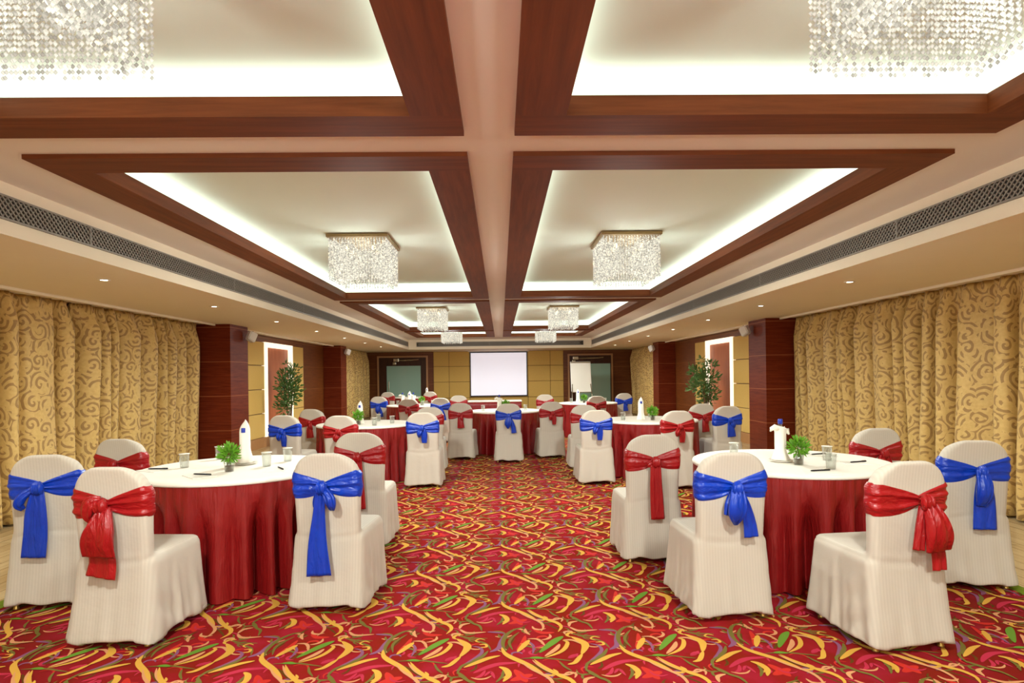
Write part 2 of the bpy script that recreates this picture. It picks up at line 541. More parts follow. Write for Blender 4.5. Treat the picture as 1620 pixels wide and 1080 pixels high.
# air grilles on the inner faces of the soffits
def grille(name, label, along, fixed, a0, a1, z0, z1, face):
    """a long grille: frame, diagonal mesh blades, dark sheet behind as the shade of the duct. along 'y' (fixed x) or 'x' (fixed y); face = direction it looks to."""
    root = empty(name, label, 'air vent', group='air vents in the soffit faces')
    def P(a, d, z):
        return (fixed + face * d, a, z) if along == 'y' else (a, fixed + face * d, z)
    def bx(m, aa, ab, d0, d1, za, zb):
        p, q = P(aa, d0, za), P(ab, d1, zb)
        m.box(tuple(map(min, p, q)), tuple(map(max, p, q)))
    m = MB(); bx(m, a0, a1, 0.001, 0.003, z0, z1); obj('duct_shade_sheet', m.mesh('duct', 'grille_shade'), root)  # flat dark sheet stands in for the shade inside the duct
    m = MB(); w = 0.012
    bx(m, a0, a1, 0.003, 0.016, z0, z0 + w); bx(m, a0, a1, 0.003, 0.016, z1 - w, z1)
    bx(m, a0, a0 + w, 0.003, 0.016, z0 + w, z1 - w); bx(m, a1 - w, a1, 0.003, 0.016, z0 + w, z1 - w)
    k = a0 + 2.4
    while k < a1 - 1:
        bx(m, k - 0.008, k + 0.008, 0.003, 0.016, z0 + w, z1 - w); k += 2.4
    obj('grille_frame', m.mesh('grille_frame', 'grille'), root)
    m = MB(); h = z1 - z0 - 2 * w; hz = z0 + w; step = 0.04; th = 0.0062
    n = int((a1 - a0 - 2 * w - h) / step)
    for i in range(n):
        aa = a0 + w + i * step
        for sgn in (1, -1):
            s0, s1 = (aa, aa + h) if sgn > 0 else (aa + h, aa)
            d0, d1 = (0.004, 0.009) if sgn > 0 else (0.009, 0.014)
            q = [P(s0 - th, d1, hz), P(s0 + th, d1, hz), P(s1 + th, d1, hz + h), P(s1 - th, d1, hz + h)]
            q += [P(s0 - th, d0, hz), P(s0 + th, d0, hz), P(s1 + th, d0, hz + h), P(s1 - th, d0, hz + h)]
            m.add(q, [(0, 1, 2, 3), (4, 7, 6, 5), (0, 4, 5, 1), (1, 5, 6, 2), (2, 6, 7, 3), (3, 7, 4, 0)])
    obj('grille_mesh', m.mesh('grille_mesh', 'grille', fix=False), root)
    return root

ZV0, ZV1 = EYE + 0.985, EYE + 1.135
grille('air_vent', 'long grey mesh air vent along the left soffit face', 'y', -XS, YSB + 0.2, 19.75, ZV0, ZV1, 1)
grille('air_vent', 'long grey mesh air vent along the right soffit face', 'y', XS, YSB + 0.2, 19.75, ZV0, ZV1, -1)
grille('air_vent', 'grey mesh air vent in far soffit face above the screen', 'x', YSF, -2.75, 2.75, ZV0, ZV1, -1)

# ------------------------------------------------------------------ pillars, niches, far wall
for s, nm in ((-1, 'left'), (1, 'right')):
    for (ya, yb, which, xi) in ((9.93, 10.62, 'near', 4.38), (16.9, 17.5, 'far', 4.42)):
        b = MB(); x0, x1 = sorted((s * xi, s * XW))
        b.box((x0, ya, -0.008), (x1, yb, ZS))
        struct('pillar', b.mesh('pillar', 'pillar'), '%s mahogany clad pillar on the %s side' % (which, nm), 'pillar')
    # niche wall between the pillars: wood wall, yellow upholstered panels, light framed niche
    xf = s * 4.9
    def bx(m, d0, d1, ya, yb, za, zb, mi=0):
        xa, xb = sorted((xf - s * d0, xf - s * d1))
        m.box((xa, ya, za), (xb, yb, zb), mi)
    m = MB()
    bx(m, -0.15, -0.05, 10.62, 16.9, -0.008, ZS)
    bx(m, -0.05, 0.0, 15.1, 16.9, 0.2, ZS); bx(m, -0.05, 0.02, 10.62, 15.1, 2.16, ZS)
    struct('wall_niche_' + nm, m.mesh('niche_wall', 'wallwood'), 'brown veneer wall between the %s pillars' % nm, 'wall')
    m = MB(); bx(m, -0.05, 0.03, 10.62, 16.9, -0.008, 0.2)
    struct('baseboard_' + nm, m.mesh('skirting', 'trimwood'), 'light wood skirting under the %s niche' % nm, 'baseboard')
    m = MB(); g = 0.012
    for (ya, yb) in ((10.62, 12.62), (14.28, 15.1)):
        z = 0.2
        while z < 2.1:
            z2 = min(z + 0.49, 2.16)
            xa, xb = sorted((xf + s * 0.04, xf - s * 0.03))
            m.bbox((xa, ya + g / 2, z + g / 2), (xb, yb - g / 2, z2 - g / 2), 0.012)
            z = z2
    struct('trim_%d' % tn, m.mesh('upholstered_panels', 'gold'), 'ochre upholstered panels flanking the %s niche' % nm, 'trim'); tn += 1
    m = MB(); bx(m, -0.05, -0.03, 12.62, 14.28, 0.2, 2.16)
    no = struct('trim_%d' % tn, m.mesh('niche_back', 'panelwood'), 'reddish wood back of the %s lit niche' % nm, 'trim'); tn += 1
    m = MB(); w = 0.13
    bx(m, -0.03, 0.05, 12.62, 12.62 + w, 0.2, 2.16); bx(m, -0.03, 0.05, 14.28 - 0.1, 14.28, 0.2, 2.16)
    bx(m, -0.03, 0.05, 12.62 + w, 14.18, 2.16 - 0.1, 2.16); bx(m, -0.03, 0.05, 12.62 + w, 14.18, 0.2, 0.26)
    obj('lit_niche_frame', m.mesh('lit_niche_frame', 'lightframe'), no)

# far wall: upholstered panels between the doors
m = MB()
g = 0.014
colx = [-2.42, -1.86, -1.12, 0.99, 1.80, 2.28]
rowz = [-0.008, 0.62, 1.20, 1.76, ZS]
for i in range(len(colx) - 1):
    for j in range(len(rowz) - 1):
        m.bbox((colx[i] + g / 2, YF - 0.05, rowz[j] + g / 2), (colx[i + 1] - g / 2, YF, rowz[j + 1] - g / 2), 0.01)
struct('wall_panels_far', m.mesh('far_panels', 'gold'), 'ochre upholstered panels behind the projection screen', 'wall')
m = MB(); m.box((colx[0], YF - 0.02, 0), (colx[-1], YF - 0.001, ZS))
struct('wall_panel_backing', m.mesh('far_panel_backing', 'goldgap'), 'darker joints between the ochre panels', 'wall')

def far_door(n, x0, x1, g0, g1, hx0, hx1, label):
    z1 = 2.1
    m = MB(); w = 0.06
    m.box((x0 - w, YF - 0.07, -0.008), (x0, YF, z1 + w)); m.box((x1, YF - 0.07, -0.008), (x1 + w, YF, z1 + w))
    m.box((x0, YF - 0.07, z1), (x1, YF, z1 + w))
    d = struct('door_%d' % n, m.mesh('door_surround', 'trimwood'), label, 'door')
    m = MB(); m.bbox((x0, YF - 0.04, -0.008), (x1, YF - 0.002, z1), 0.004); obj('door_leaf', m.mesh('door_leaf', 'doorwood'), d)
    m = MB(); m.bbox((g0, YF - 0.07, 0.1), (g1, YF - 0.04, 1.80), 0.006); obj('glass_pane', m.mesh('glass_pane', 'teal'), d)
    m = MB(); m.bbox((hx0, YF - 0.13, 1.95), (hx0 + 0.2, YF - 0.07, 2.06), 0.012)
    m.tube([(hx0 + 0.1, YF - 0.1, 1.99), (hx1 - 0.2, YF - 0.16, 2.0), (hx1, YF - 0.1, 2.02)], 0.022)
    m.bbox((hx0 - 0.03, YF - 0.12, 1.84), (hx0 + 0.1, YF - 0.04, 1.93), 0.015)
    obj('door_closer', m.mesh('door_closer', 'chrome'), d)
    m = MB(); m.tube([(g0 + 0.08, YF - 0.1, 0.8), (g0 + 0.08, YF - 0.1, 1.25)], 0.015)
    m.tube([(g0 + 0.08, YF - 0.1, 0.85), (g0 + 0.08, YF - 0.06, 0.85)], 0.01); m.tube([(g0 + 0.08, YF - 0.1, 1.2), (g0 + 0.08, YF - 0.06, 1.2)], 0.01)
    obj('handle', m.mesh('door_pull', 'chrome'), d)
far_door(1, -4.38, -2.68, -4.10, -2.88, -3.85, -2.95, 'dark double door with a frosted teal pane, left of the screen')
far_door(2, 2.50, 4.02, 2.72, 3.98, 2.62, 3.72, 'dark door with a frosted teal pane behind the flip chart')

# ------------------------------------------------------------------ curtains
def curtain(y0, y1, s, label, seed, x=XC, z0=0.015, z1=ZS - 0.002):
    r = np.random.default_rng(seed)
    ny = int((y1 - y0) / 0.012); nz = 22
    t = np.linspace(y0, y1, ny)
    # uneven folds: phase advances at a wandering rate
    rate = 2 * PI / 0.31 * (1 + 0.45 * np.sin(2 * PI * t / 1.37 + r.uniform(0, 6)) + 0.25 * np.sin(2 * PI * t / 0.61 + r.uniform(0, 6)))
    ph = np.cumsum(rate) * (t[1] - t[0]) + r.uniform(0, 6)
    amp = 0.125 * (1 + 0.15 * np.sin(2 * PI * t / 0.9 + r.uniform(0, 6)))
    deep = np.sin(ph) + 0.15 * np.sin(2.3 * ph + 0.7)
    wid = 0.50 / (rate) * (-np.cos(ph)) - 0.014 * np.sin(2 * ph)
    ty = np.clip(t + wid, y0, y1)
    pleat = np.sin(2 * PI * t / 0.15)
    v = []; f = []; uvs = []
    arc = np.concatenate([[0], np.cumsum(np.hypot(np.diff(ty), np.diff(amp * deep)))])
    for j in range(nz + 1):
        k = j / nz; z = z0 + (z1 - z0) * k
        topk = max(0, (k - 0.86) / 0.14)
        d = amp * deep * (1 - 0.75 * topk) * (0.9 + 0.2 * math.sin(3 * k + seed)) + 0.018 * pleat * topk
        d = d + 0.01 * np.sin(ph * 0.5 + 5 * k)
        for i in range(ny):
            v.append((s * x - s * d[i], ty[i] * (1 - 0.6 * topk) + t[i] * 0.6 * topk, z)); uvs.append((arc[i], z))
    for j in range(nz):
        for i in range(ny - 1):
            a = j * ny + i
            f.append((a, a + 1, a + ny + 1, a + ny))
    me = bpy.data.meshes.new('curtain'); me.from_pydata(v, [], f)
    me.materials.append(M['curtain'])
    uvl = me.uv_layers.new(name='cloth')
    uva = np.array(uvs)
    li = np.zeros(len(me.loops), dtype=np.int32); me.loops.foreach_get('vertex_index', li)
    uvl.data.foreach_set('uv', uva[li].ravel())
    me.polygons.foreach_set('use_smooth', [True] * len(f))
    o = obj('curtain', me)
    sm = o.modifiers.new('thickness', 'SOLIDIFY'); sm.thickness = 0.004; sm.offset = 0
    tag(o, label, 'curtain', 'gold scroll curtains')
    return o

curtain(-2.6, 6.95, -1, 'gold scroll patterned curtain nearest the viewer on the left wall', 3)
curtain(6.97, 9.86, -1, 'gold scroll patterned curtain meeting the near left pillar', 5)
curtain(-2.6, 6.85, 1, 'gold scroll patterned curtain nearest the viewer on the right wall', 8)
curtain(6.87, 9.86, 1, 'gold scroll patterned curtain meeting the near right pillar', 11)
curtain(17.6, 21.7, -1, 'distant gold curtain behind the far left pillar', 13, 4.75)
curtain(17.6, 21.7, 1, 'distant gold curtain behind the far right pillar', 17, 4.75)

# ------------------------------------------------------------------ carpet: woven figure repeated every 0.61 x 0.64 m
TX, TY = 0.61, 0.64
STROKES = [
    ('G', 30, [(180, 300), (350, 340), (560, 350)]), ('G', 30, [(280, 340), (450, 380), (550, 420), (600, 490)]),
    ('O', 34, [(1050, 650), (1200, 725), (1330, 795)]), ('O', 26, [(430, 650), (410, 700), (350, 730)]),
    ('O', 34, [(760, 520), (800, 440), (880, 350)]), ('O', 26, [(1180, 170), (1300, 220), (1400, 270)]), ('O', 34, [(1080, 560), (1200, 480), (1290, 430)]),
    ('K', 60, [(930, 640), (700, 650), (540, 690), (390, 750)]), ('K', 36, [(530, 720), (480, 780), (400, 810)]), ('K', 44, [(60, 600), (130, 580), (200, 550)]),
    ('R', 80, [(870, 720), (950, 800), (1010, 870)]), ('R', 80, [(820, 850), (960, 810), (1080, 780)]), ('R', 60, [(1100, 260), (1200, 300), (1340, 300)]), ('R', 54, [(1000, 330), (970, 420), (900, 500)]),
    ('K', 40, [(1500, 590), (1580, 570), (1640, 600)]), ('K', 34, [(560, 150), (620, 120), (660, 170)]),
    ('M', 36, [(380, 440), (470, 460), (495, 510), (430, 570), (280, 660), (190, 725)]), ('M', 34, [(760, 300), (640, 285), (560, 280)]),
    ('M', 60, [(585, 515), (690, 470), (725, 390), (760, 310)]), ('M', 30, [(1040, 400), (1095, 460), (1085, 545)]), ('K', 30, [(1090, 475), (1180, 460), (1240, 440)]),
    ('G', 44, [(565, 500), (500, 560), (400, 615), (290, 690)]), ('G', 44, [(1000, 235), (870, 260), (780, 320), (742, 390), (740, 450), (770, 505)]),
    ('G', 32, [(930, 290), (850, 350), (812, 410), (850, 495)]), ('G', 30, [(740, 720), (725, 800), (650, 870)]),
    ('G', 40, [(200, 735), (265, 790), (350, 865)]), ('G', 34, [(310, 140), (400, 180), (470, 210), (495, 270)]), ('G', 30, [(300, 130), (345, 70), (450, 35)]),
    ('G', 26, [(940, 600), (1100, 595), (1250, 600), (1400, 620), (1550, 640)]), ('G', 26, [(1395, 640), (1450, 700), (1540, 755)]),
    ('L', 46, [(1050, 595), (1130, 592), (1210, 602)]), ('L', 78, [(1440, 350), (1370, 385), (1280, 445), (1165, 535)]),
    ('Y', 62, [(725, 465), (755, 530), (830, 580), (960, 640), (1080, 700), (1200, 775)]),
    ('P', 36, [(1080, 620), (1150, 680), (1250, 740), (1380, 792), (1500, 797), (1610, 765)]),
    ('P', 36, [(900, 40), (1000, 100), (1120, 150), (1190, 190), (1212, 240), (1185, 285)]),
    ('Y', 50, [(1040, 30), (1130, 90), (1280, 160), (1370, 190), (1422, 240), (1385, 295)]),
    ('P', 34, [(1000, 250), (1008, 290), (1055, 325)]), ('P', 34, [(1025, 372), (1130, 375), (1190, 410), (1225, 455)]),
    ('Y', 60, [(1045, 385), (990, 440), (905, 522)]), ('P', 50, [(1400, 440), (1350, 500), (1225, 580)]),
    ('Y', 46, [(1435, 400), (1492, 420), (1462, 490), (1380, 545), (1235, 592)]), ('P', 34, [(1440, 393), (1560, 400), (1680, 455)]),
    ('Y', 80, [(205, 355), (310, 420), (318, 475), (235, 565)]), ('Y', 56, [(705, 560), (560, 590), (420, 640), (280, 690)]),
    ('Y', 60, [(690, 690), (765, 722), (800, 790), (735, 865)]), ('P', 40, [(235, 240), (265, 195), (360, 178)]), ('P', 40, [(240, 245), (330, 290), (545, 283)]),
    ('Y', 48, [(20, 680), (110, 662), (190, 605), (245, 560)]),
]

_r = random.Random(21)
for _k in range(40):
    _u, _v = _r.uniform(250, 1600), _r.uniform(60, 560)
    _a = _r.uniform(0, 2 * PI); _c = _r.choice((-1, 1)) * _r.uniform(0.5, 1.6); _p = []
    for _i in range(4):
        _p.append((_u, _v)); _u += 75 * math.cos(_a); _v += 30 * math.sin(_a); _a += _c
    STROKES.insert(_r.randrange(12, 30), (_r.choice('PPPGGMKYYOR'), _r.uniform(18, 36), _p))

def floor_from_zoom(u, v):
    px = 690 + u / 7.364; py = 960 + v / 7.364
    Z = 1.4 * 960 / (py - 594)
    return (px - 792) * Z / 960, Z

def catmull(P, n):
    P = [P[0]] + list(P) + [P[-1]]
    out = []
    segs = len(P) - 3
    for i in range(n + 1):
        t = i / n * segs; k = min(int(t), segs - 1); t -= k
        p0, p1, p2, p3 = (np.array(P[k + j], float) for j in range(4))
        out.append(0.5 * (2 * p1 + (p2 - p0) * t + (2 * p0 - 5 * p1 + 4 * p2 - p3) * t * t + (3 * p1 - p0 - 3 * p2 + p3) * t ** 3))
    return np.array(out)

CX0, CX1, CY0, CY1 = -3.12, 3.24, -2.9, 21.4
mats = ['carpet'] + ['c' + k for k in CARPET_COL]
midx = {k: i + 1 for i, k in enumerate(CARPET_COL)}
tile_v = []; tile_f = []; tile_m = []; off = 0
NS = 12
for si, (c, w, pts) in enumerate(STROKES):
    wp = [floor_from_zoom(*p) for p in pts]
    cpts = catmull(wp, NS)
    tan = np.gradient(cpts, axis=0); tan /= np.linalg.norm(tan, axis=1)[:, None] + 1e-9
    nor = np.stack([-tan[:, 1], tan[:, 0]], 1)
    tt = np.linspace(0, 1, NS + 1)
    hw = 0.5 * w * 0.00053 * np.clip(np.sin(PI * np.clip(tt * 0.96 + 0.02, 0, 1)) ** 0.7, 0.08, 1)
    z = -0.0036 + si * 0.00004
    a = np.concatenate([cpts + nor * hw[:, None], np.full((NS + 1, 1), z)], 1)
    d = np.concatenate([cpts - nor * hw[:, None], np.full((NS + 1, 1), z)], 1)
    tile_v.append(a); tile_v.append(d)
    for i in range(NS):
        tile_f.append((off + i, off + NS + 1 + i, off + NS + 2 + i, off + i + 1)); tile_m.append(midx[c])
    off += 2 * (NS + 1)
tile_v = np.concatenate(tile_v); tile_f = np.array(tile_f); tile_m = np.array(tile_m)
AV = [np.array([[CX0, CY0, -0.004], [CX1, CY0, -0.004], [CX1, CY1, -0.004], [CX0, CY1, -0.004],
                [CX0, CY0, -0.0085], [CX1, CY0, -0.0085], [CX1, CY1, -0.0085], [CX0, CY1, -0.0085]])]
AF = [np.array([(0, 1, 2, 3), (4, 7, 6, 5), (0, 4, 5, 1), (1, 5, 6, 2), (2, 6, 7, 3), (3, 7, 4, 0)])]
AM = [np.zeros(6, int)]
n = 8
for ix in range(-7, 7):
    for iy in range(-3, 31):
        v = tile_v + np.array([ix * TX, iy * TY, 0])
        if v[:, 0].max() < CX0 or v[:, 0].min() > CX1 or v[:, 1].max() < 1.8 or v[:, 1].min() > CY1: continue
        v[:, 0] = np.clip(v[:, 0], CX0, CX1); v[:, 1] = np.clip(v[:, 1], CY0, CY1)
        AV.append(v); AF.append(tile_f + n); AM.append(tile_m); n += len(v)
AV = np.concatenate(AV); AF = np.concatenate(AF); AM = np.concatenate(AM)
me = bpy.data.meshes.new('carpet')
me.vertices.add(len(AV)); me.vertices.foreach_set('co', AV.astype(np.float32).ravel())
me.loops.add(AF.size); me.loops.foreach_set('vertex_index', AF.astype(np.int32).ravel())
me.polygons.add(len(AF)); me.polygons.foreach_set('loop_start', np.arange(0, AF.size, 4, dtype=np.int32))
me.polygons.foreach_set('loop_total', np.full(len(AF), 4, dtype=np.int32))
for mm in mats: me.materials.append(M[mm])
me.polygons.foreach_set('material_index', AM.astype(np.int32))
me.update(calc_edges=True); me.validate()
carpet = obj('carpet', me)
tag(carpet, 'crimson carpet with yellow and green scroll pattern covering the hall', 'carpet')
m = MB()
m.box((CX0 - 0.1, CY0, -0.0085), (CX0, CY1, -0.001)); m.box((CX1, CY0, -0.0085), (CX1 + 0.1, CY1, -0.001))
obj('carpet_border', m.mesh('carpet_border', 'border'), carpet, 'olive green border strip')

# ------------------------------------------------------------------ ceiling fittings
def oct_beads(centres, r, rz):
    c = np.array(centres)
    base = np.array([(r, 0, 0), (0, r, 0), (-r, 0, 0), (0, -r, 0), (0, 0, rz), (0, 0, -rz)])
    v = (c[:, None, :] + base[None]).reshape(-1, 3)
    f = np.array([(0, 1, 4), (1, 2, 4), (2, 3, 4), (3, 0, 4), (1, 0, 5), (2, 1, 5), (3, 2, 5), (0, 3, 5)])
    F = (f[None] + 6 * np.arange(len(c))[:, None, None]).reshape(-1, 3)
    return v, F

CHW, CHD, CHH = 0.575, 0.70, 0.40
ZCH = EYE + 0.965     # lower rim
def bead_mesh(seed):
    r = np.random.default_rng(seed)
    cs = []
    for inset, drop in ((0.012, 0.0), (0.05, -0.015), (0.11, 0.03), (0.17, 0.05)):
        w = CHW / 2 - inset; d = CHD / 2 - inset
        pos = []
        nx = max(2, int(2 * w / 0.027)); ny = max(2, int(2 * d / 0.027))
        pos += [(-w + 2 * w * i / nx, -d) for i in range(nx + 1)] + [(-w + 2 * w * i / nx, d) for i in range(nx + 1)]
        pos += [(-w, -d + 2 * d * i / ny) for i in range(1, ny)] + [(w, -d + 2 * d * i / ny) for i in range(1, ny)]
        for (x, y) in pos:
            e = drop + r.uniform(-0.012, 0.006)
            z = CHH - 0.012
            while z > e:
                cs.append((x + r.uniform(-.002, .002), y + r.uniform(-.002, .002), z)); z -= 0.0185
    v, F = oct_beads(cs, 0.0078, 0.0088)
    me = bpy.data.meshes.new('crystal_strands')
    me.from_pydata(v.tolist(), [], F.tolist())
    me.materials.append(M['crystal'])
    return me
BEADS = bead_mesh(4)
m = MB(); m.bbox((-CHW / 2 - 0.01, -CHD / 2 - 0.01, CHH), (CHW / 2 + 0.01, CHD / 2 + 0.01, CHH + 0.03), 0.004)
CH_PLATE = m.mesh('chandelier_plate', 'brass')
m = MB()
m.lathe([(0.0, -0.035), (0.014, -0.03), (0.02, -0.012), (0.014, 0.008), (0.008, 0.016)], 12)
CH_BULB = m.mesh('bulb', 'bulb', True)
m = MB(); m.lathe([(0.009, 0.016), (0.011, 0.03), (0.011, 0.07)], 10)
CH_SOCK = m.mesh('socket', 'chrome', True)
ch_n = ['nearest', 'second nearest', 'third nearest', 'farthest']
for k, yc in enumerate((-1.3, 1.62, 6.25, 12.5, 17.35)):
    for s, xc in ((0, -1.375), (1, 1.30)):
        side = 'right' if s else 'left'
        if k:  # first pair has no fixture: unseen lights added behind the camera for fill
            root = empty('chandelier', '%s square crystal bead chandelier in the %s ceiling coffers' % (ch_n[k - 1], side), 'chandelier', (xc, yc, ZCH), 0, 'crystal chandeliers in the coffers')
            obj('ceiling_plate', CH_PLATE, root)
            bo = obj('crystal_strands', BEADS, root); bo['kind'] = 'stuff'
            for ux in (-0.13, 0.13):
                for uy in (-0.2, 0.0, 0.2):
                    so = obj('socket', CH_SOCK, root); so.location = (ux, uy, CHH - 0.07)
                    bo = obj('bulb', CH_BULB, so)
        # the plate and the beads throw most of the light down; a little glows around the crystals
        for kind, w in (('SPOT', CHAND_W), ('POINT', CHAND_W * 0.34)):
            d = bpy.data.lights.new('chandelier_glow', kind); d.energy = w; d.color = (0.96, 1.0, 0.94); d.shadow_soft_size = 0.1
            if kind == 'SPOT': d.spot_size = math.radians(176); d.spot_blend = 0.25
            o = bpy.data.objects.new('chandelier_glow', d); o.location = (xc, yc, ZCH - 0.06); COL.objects.link(o)

m = MB(); m.lathe([(0.03, 0.0), (0.05, 0.0), (0.052, 0.004), (0.05, 0.006), (0.034, 0.006), (0.03, 0.003), (0.03, 0.0)], 24, caps=False)
DL_RING = m.mesh('downlight_ring', 'white_plastic', True)
m = MB(); m.lathe([(0.0, 0.0), (0.029, 0.0), (0.029, 0.003), (0.0, 0.003)], 20)
DL_LENS = m.mesh('downlight_lens', 'lamp', True)
order = ['nearest', 'second', 'third', 'fourth', 'fifth', 'sixth', 'seventh']
for s, side in ((-1, 'left'), (1, 'right')):
    ylist = [-0.8 + (0.55 if s > 0 else 0), 1.3 + (0.55 if s > 0 else 0), 3.4 + (0.5 if s > 0 else 0)] + [(5.44 if s < 0 else 6.0) + 2.07 * i for i in range(7)]
    for i, y in enumerate(ylist):
        x = s * 3.5
        if i >= 3:  # first three are unseen beams only, continuing the row to add front fill
            root = empty('downlight', '%s lit recessed downlight in the %s soffit, counted from the viewer' % (order[i - 3], side), 'downlight', (x, y, ZS - 0.006), 0, 'recessed downlights in the soffits')
            obj('trim_ring', DL_RING, root)
            le = obj('lens', DL_LENS, root); le.location = (0, 0, 0.0015)
        d = bpy.data.lights.new('downlight_beam', 'SPOT'); d.energy = DOWN_W; d.color = (0.97, 1.0, 0.92); d.spot_size = math.radians(120); d.spot_blend = 0.8; d.shadow_soft_size = 0.04
        o = bpy.data.objects.new('downlight_beam', d); o.location = (x, y, ZS - 0.012); COL.objects.link(o)

def wall_speaker(loc, s, label):
    root = empty('wall_speaker', label, 'speaker', loc, 0, 'small white speakers high on the pillars')
    b = bmesh.new(); bmesh.ops.create_cube(b, size=1.0)
    for v in b.verts:
        k = 0.85 if v.co.y < 0 else 1.0
        v.co = Vector((v.co.x * 0.13 * k, v.co.y * 0.14, v.co.z * 0.17 * k))
    bmesh.ops.bevel(b, geom=b.edges[:], offset=0.014, segments=2, affect='EDGES')
    bmesh.ops.rotate(b, verts=b.verts[:], cent=(0, 0, 0), matrix=Matrix.Rotation(math.radians(35) * s, 3, 'Z') @ Matrix.Rotation(math.radians(-25), 3, 'X'))
    m = MB(); m.bm(b); obj('speaker_body', m.mesh('speaker_body', 'white_plastic'), root)
    m = MB(); m.tube([(0, 0.0, 0.05), (0.0, 0.07, 0.09), (s * 0.09, 0.1, 0.1)], 0.011)
    obj('bracket', m.mesh('bracket', 'chrome'), root)
wall_speaker((-4.27, 10.5, ZS - 0.17), -1, 'small white speaker at the top of the near left pillar')
wall_speaker((4.27, 10.5, ZS - 0.17), 1, 'small white speaker at the top of the near right pillar')
wall_speaker((-4.31, 17.2, ZS - 0.17), -1, 'small white speaker at the top of the far left pillar')
wall_speaker((4.31, 17.2, ZS - 0.17), 1, 'small white speaker at the top of the far right pillar')

# ------------------------------------------------------------------ covered chairs
def rrect(hw, y0, y1, rad, n=8):
    """rounded rectangle outline, counter-clockwise"""
    pts = []
    for cx, cy, a0 in ((hw - rad, y1 - rad, 0), (-hw + rad, y1 - rad, PI / 2), (-hw + rad, y0 + rad, PI), (hw - rad, y0 + rad, 1.5 * PI)):
        for i in range(n):
            a = a0 + PI / 2 * i / (n - 1)
            pts.append((cx + rad * math.cos(a), cy + rad * math.sin(a)))
    return pts

def interp(tab, z):
    zs_ = [t[0] for t in tab]
    return float(np.interp(z, zs_, [t[1] for t in tab]))

BACK_W = [(0.0, .228), (.1, .218), (.25, .205), (.45, .196), (.6, .200), (.75, .208), (.82, .207), (.865, .193), (.90, .168), (.925, .138), (.942, .100), (.953, .055)]
def back_y(z):
    return -0.05 * max(0, (0.45 - z) / 0.45) ** 1.5 - 0.03 * max(0, (z - 0.5) / 0.45)
def back_ring(z, grow=0.0):
    w = interp(BACK_W, z) + grow
    y0 = back_y(z) - grow
    t = (0.075 if z < 0.9 else 0.075 - 0.035 * (z - 0.9) / 0.05) + 2 * grow
    ring = rrect(w, y0, y0 + t, min(0.034, t * 0.45, w * 0.9), 8)
    return [(x, y + 0.018 * (x / 0.2) ** 2, z) for x, y in ring]

def cover_mesh(seed):
    m = MB()
    m.loft([back_ring(z) for z in (0.03, .1, .2, .3, .4, .5, .6, .7, .78, .82, .85, .875, .9, .915, .93, .942, .950)])
    rings = []
    for z, hw, y0, y1, rad in ((.03, .238, -.035, .545, .05), (.12, .232, -.02, .532, .05), (.25, .224, 0.0, .515, .045), (.40, .218, .015, .50, .045), (.445, .216, .02, .497, .045), (.468, .206, .03, .487, .04), (.476, .185, .05, .468, .03)):
        rings.append([(x, y, z) for x, y in rrect(hw, y0, y1, rad)])
    m.loft(rings)
    me = m.mesh('cover_raw', 'cover')
    o = bpy.data.objects.new('tmp', me); COL.objects.link(o)
    rm = o.modifiers.new('r', 'REMESH'); rm.mode = 'VOXEL'; rm.voxel_size = 0.0115
    sm = o.modifiers.new('s', 'SMOOTH'); sm.iterations = 5; sm.factor = 0.5
    dg = bpy.context.evaluated_depsgraph_get()
    out = bpy.data.meshes.new_from_object(o.evaluated_get(dg))
    COL.objects.unlink(o); bpy.data.objects.remove(o)
    nv = len(out.vertices)
    co = np.zeros(nv * 3, np.float32); out.vertices.foreach_get('co', co); co = co.reshape(-1, 3)
    no = np.zeros(nv * 3, np.float32); out.vertex_normals.foreach_get('vector', no); no = no.reshape(-1, 3)
    r = np.random.default_rng(seed)
    x, y, z = co.T
    th = np.arctan2(y - 0.24, x)
    low = np.clip((0.43 - z) / 0.43, 0, 1)
    side = (np.abs(no[:, 2]) < 0.6)
    back = (no[:, 1] < -0.5)
    # soft vertical folds that open towards the hem, milder on the flat back
    p = r.uniform(0, 6, 4)
    fold = 0.55 * np.sin(11 * th + p[0]) + 0.45 * np.sin(19 * th + p[1] + 3 * z)
    amp = 0.014 * low ** 1.2 * np.where(back, 0.35, 1.0)
    # horizontal pull creases just under the seat edge, and diagonal ones on the sides
    crease = 0.0035 * np.exp(-((z - 0.455 - 0.02 * np.sin(9 * x + p[2])) / 0.018) ** 2) * (back | (no[:, 1] > .5) | (np.abs(no[:, 0]) > .5))
    diag = 0.004 * np.sin(40 * (y * 0.7 + z) + p[3]) * np.exp(-((y - 0.12) / 0.09) ** 2) * np.clip((0.42 - z) / 0.3, 0, 1) * (np.abs(no[:, 0]) > .5)
    dsp = (amp * fold + crease * -1 + diag) * side
    co = co + no * dsp[:, None]
    # wavy hem: lift between the corners
    hem = np.clip((0.12 - co[:, 2]) / 0.12, 0, 1)
    co[:, 2] += hem * (0.008 + 0.010 * np.sin(5 * th + p[1]) + 0.006 * np.sin(9 * th + p[2])) - hem * 0.012 * (np.abs(np.sin(2 * th)) > 0.85)
    co[:, 2] = np.maximum(co[:, 2], 0.008)
    out.vertices.foreach_set('co', co.astype(np.float32).ravel())
    out.polygons.foreach_set('use_smooth', [True] * len(out.polygons))
    out.name = 'chair_cover'
    out.materials.clear(); out.materials.append(M['cover'])
    out.update()
    return out

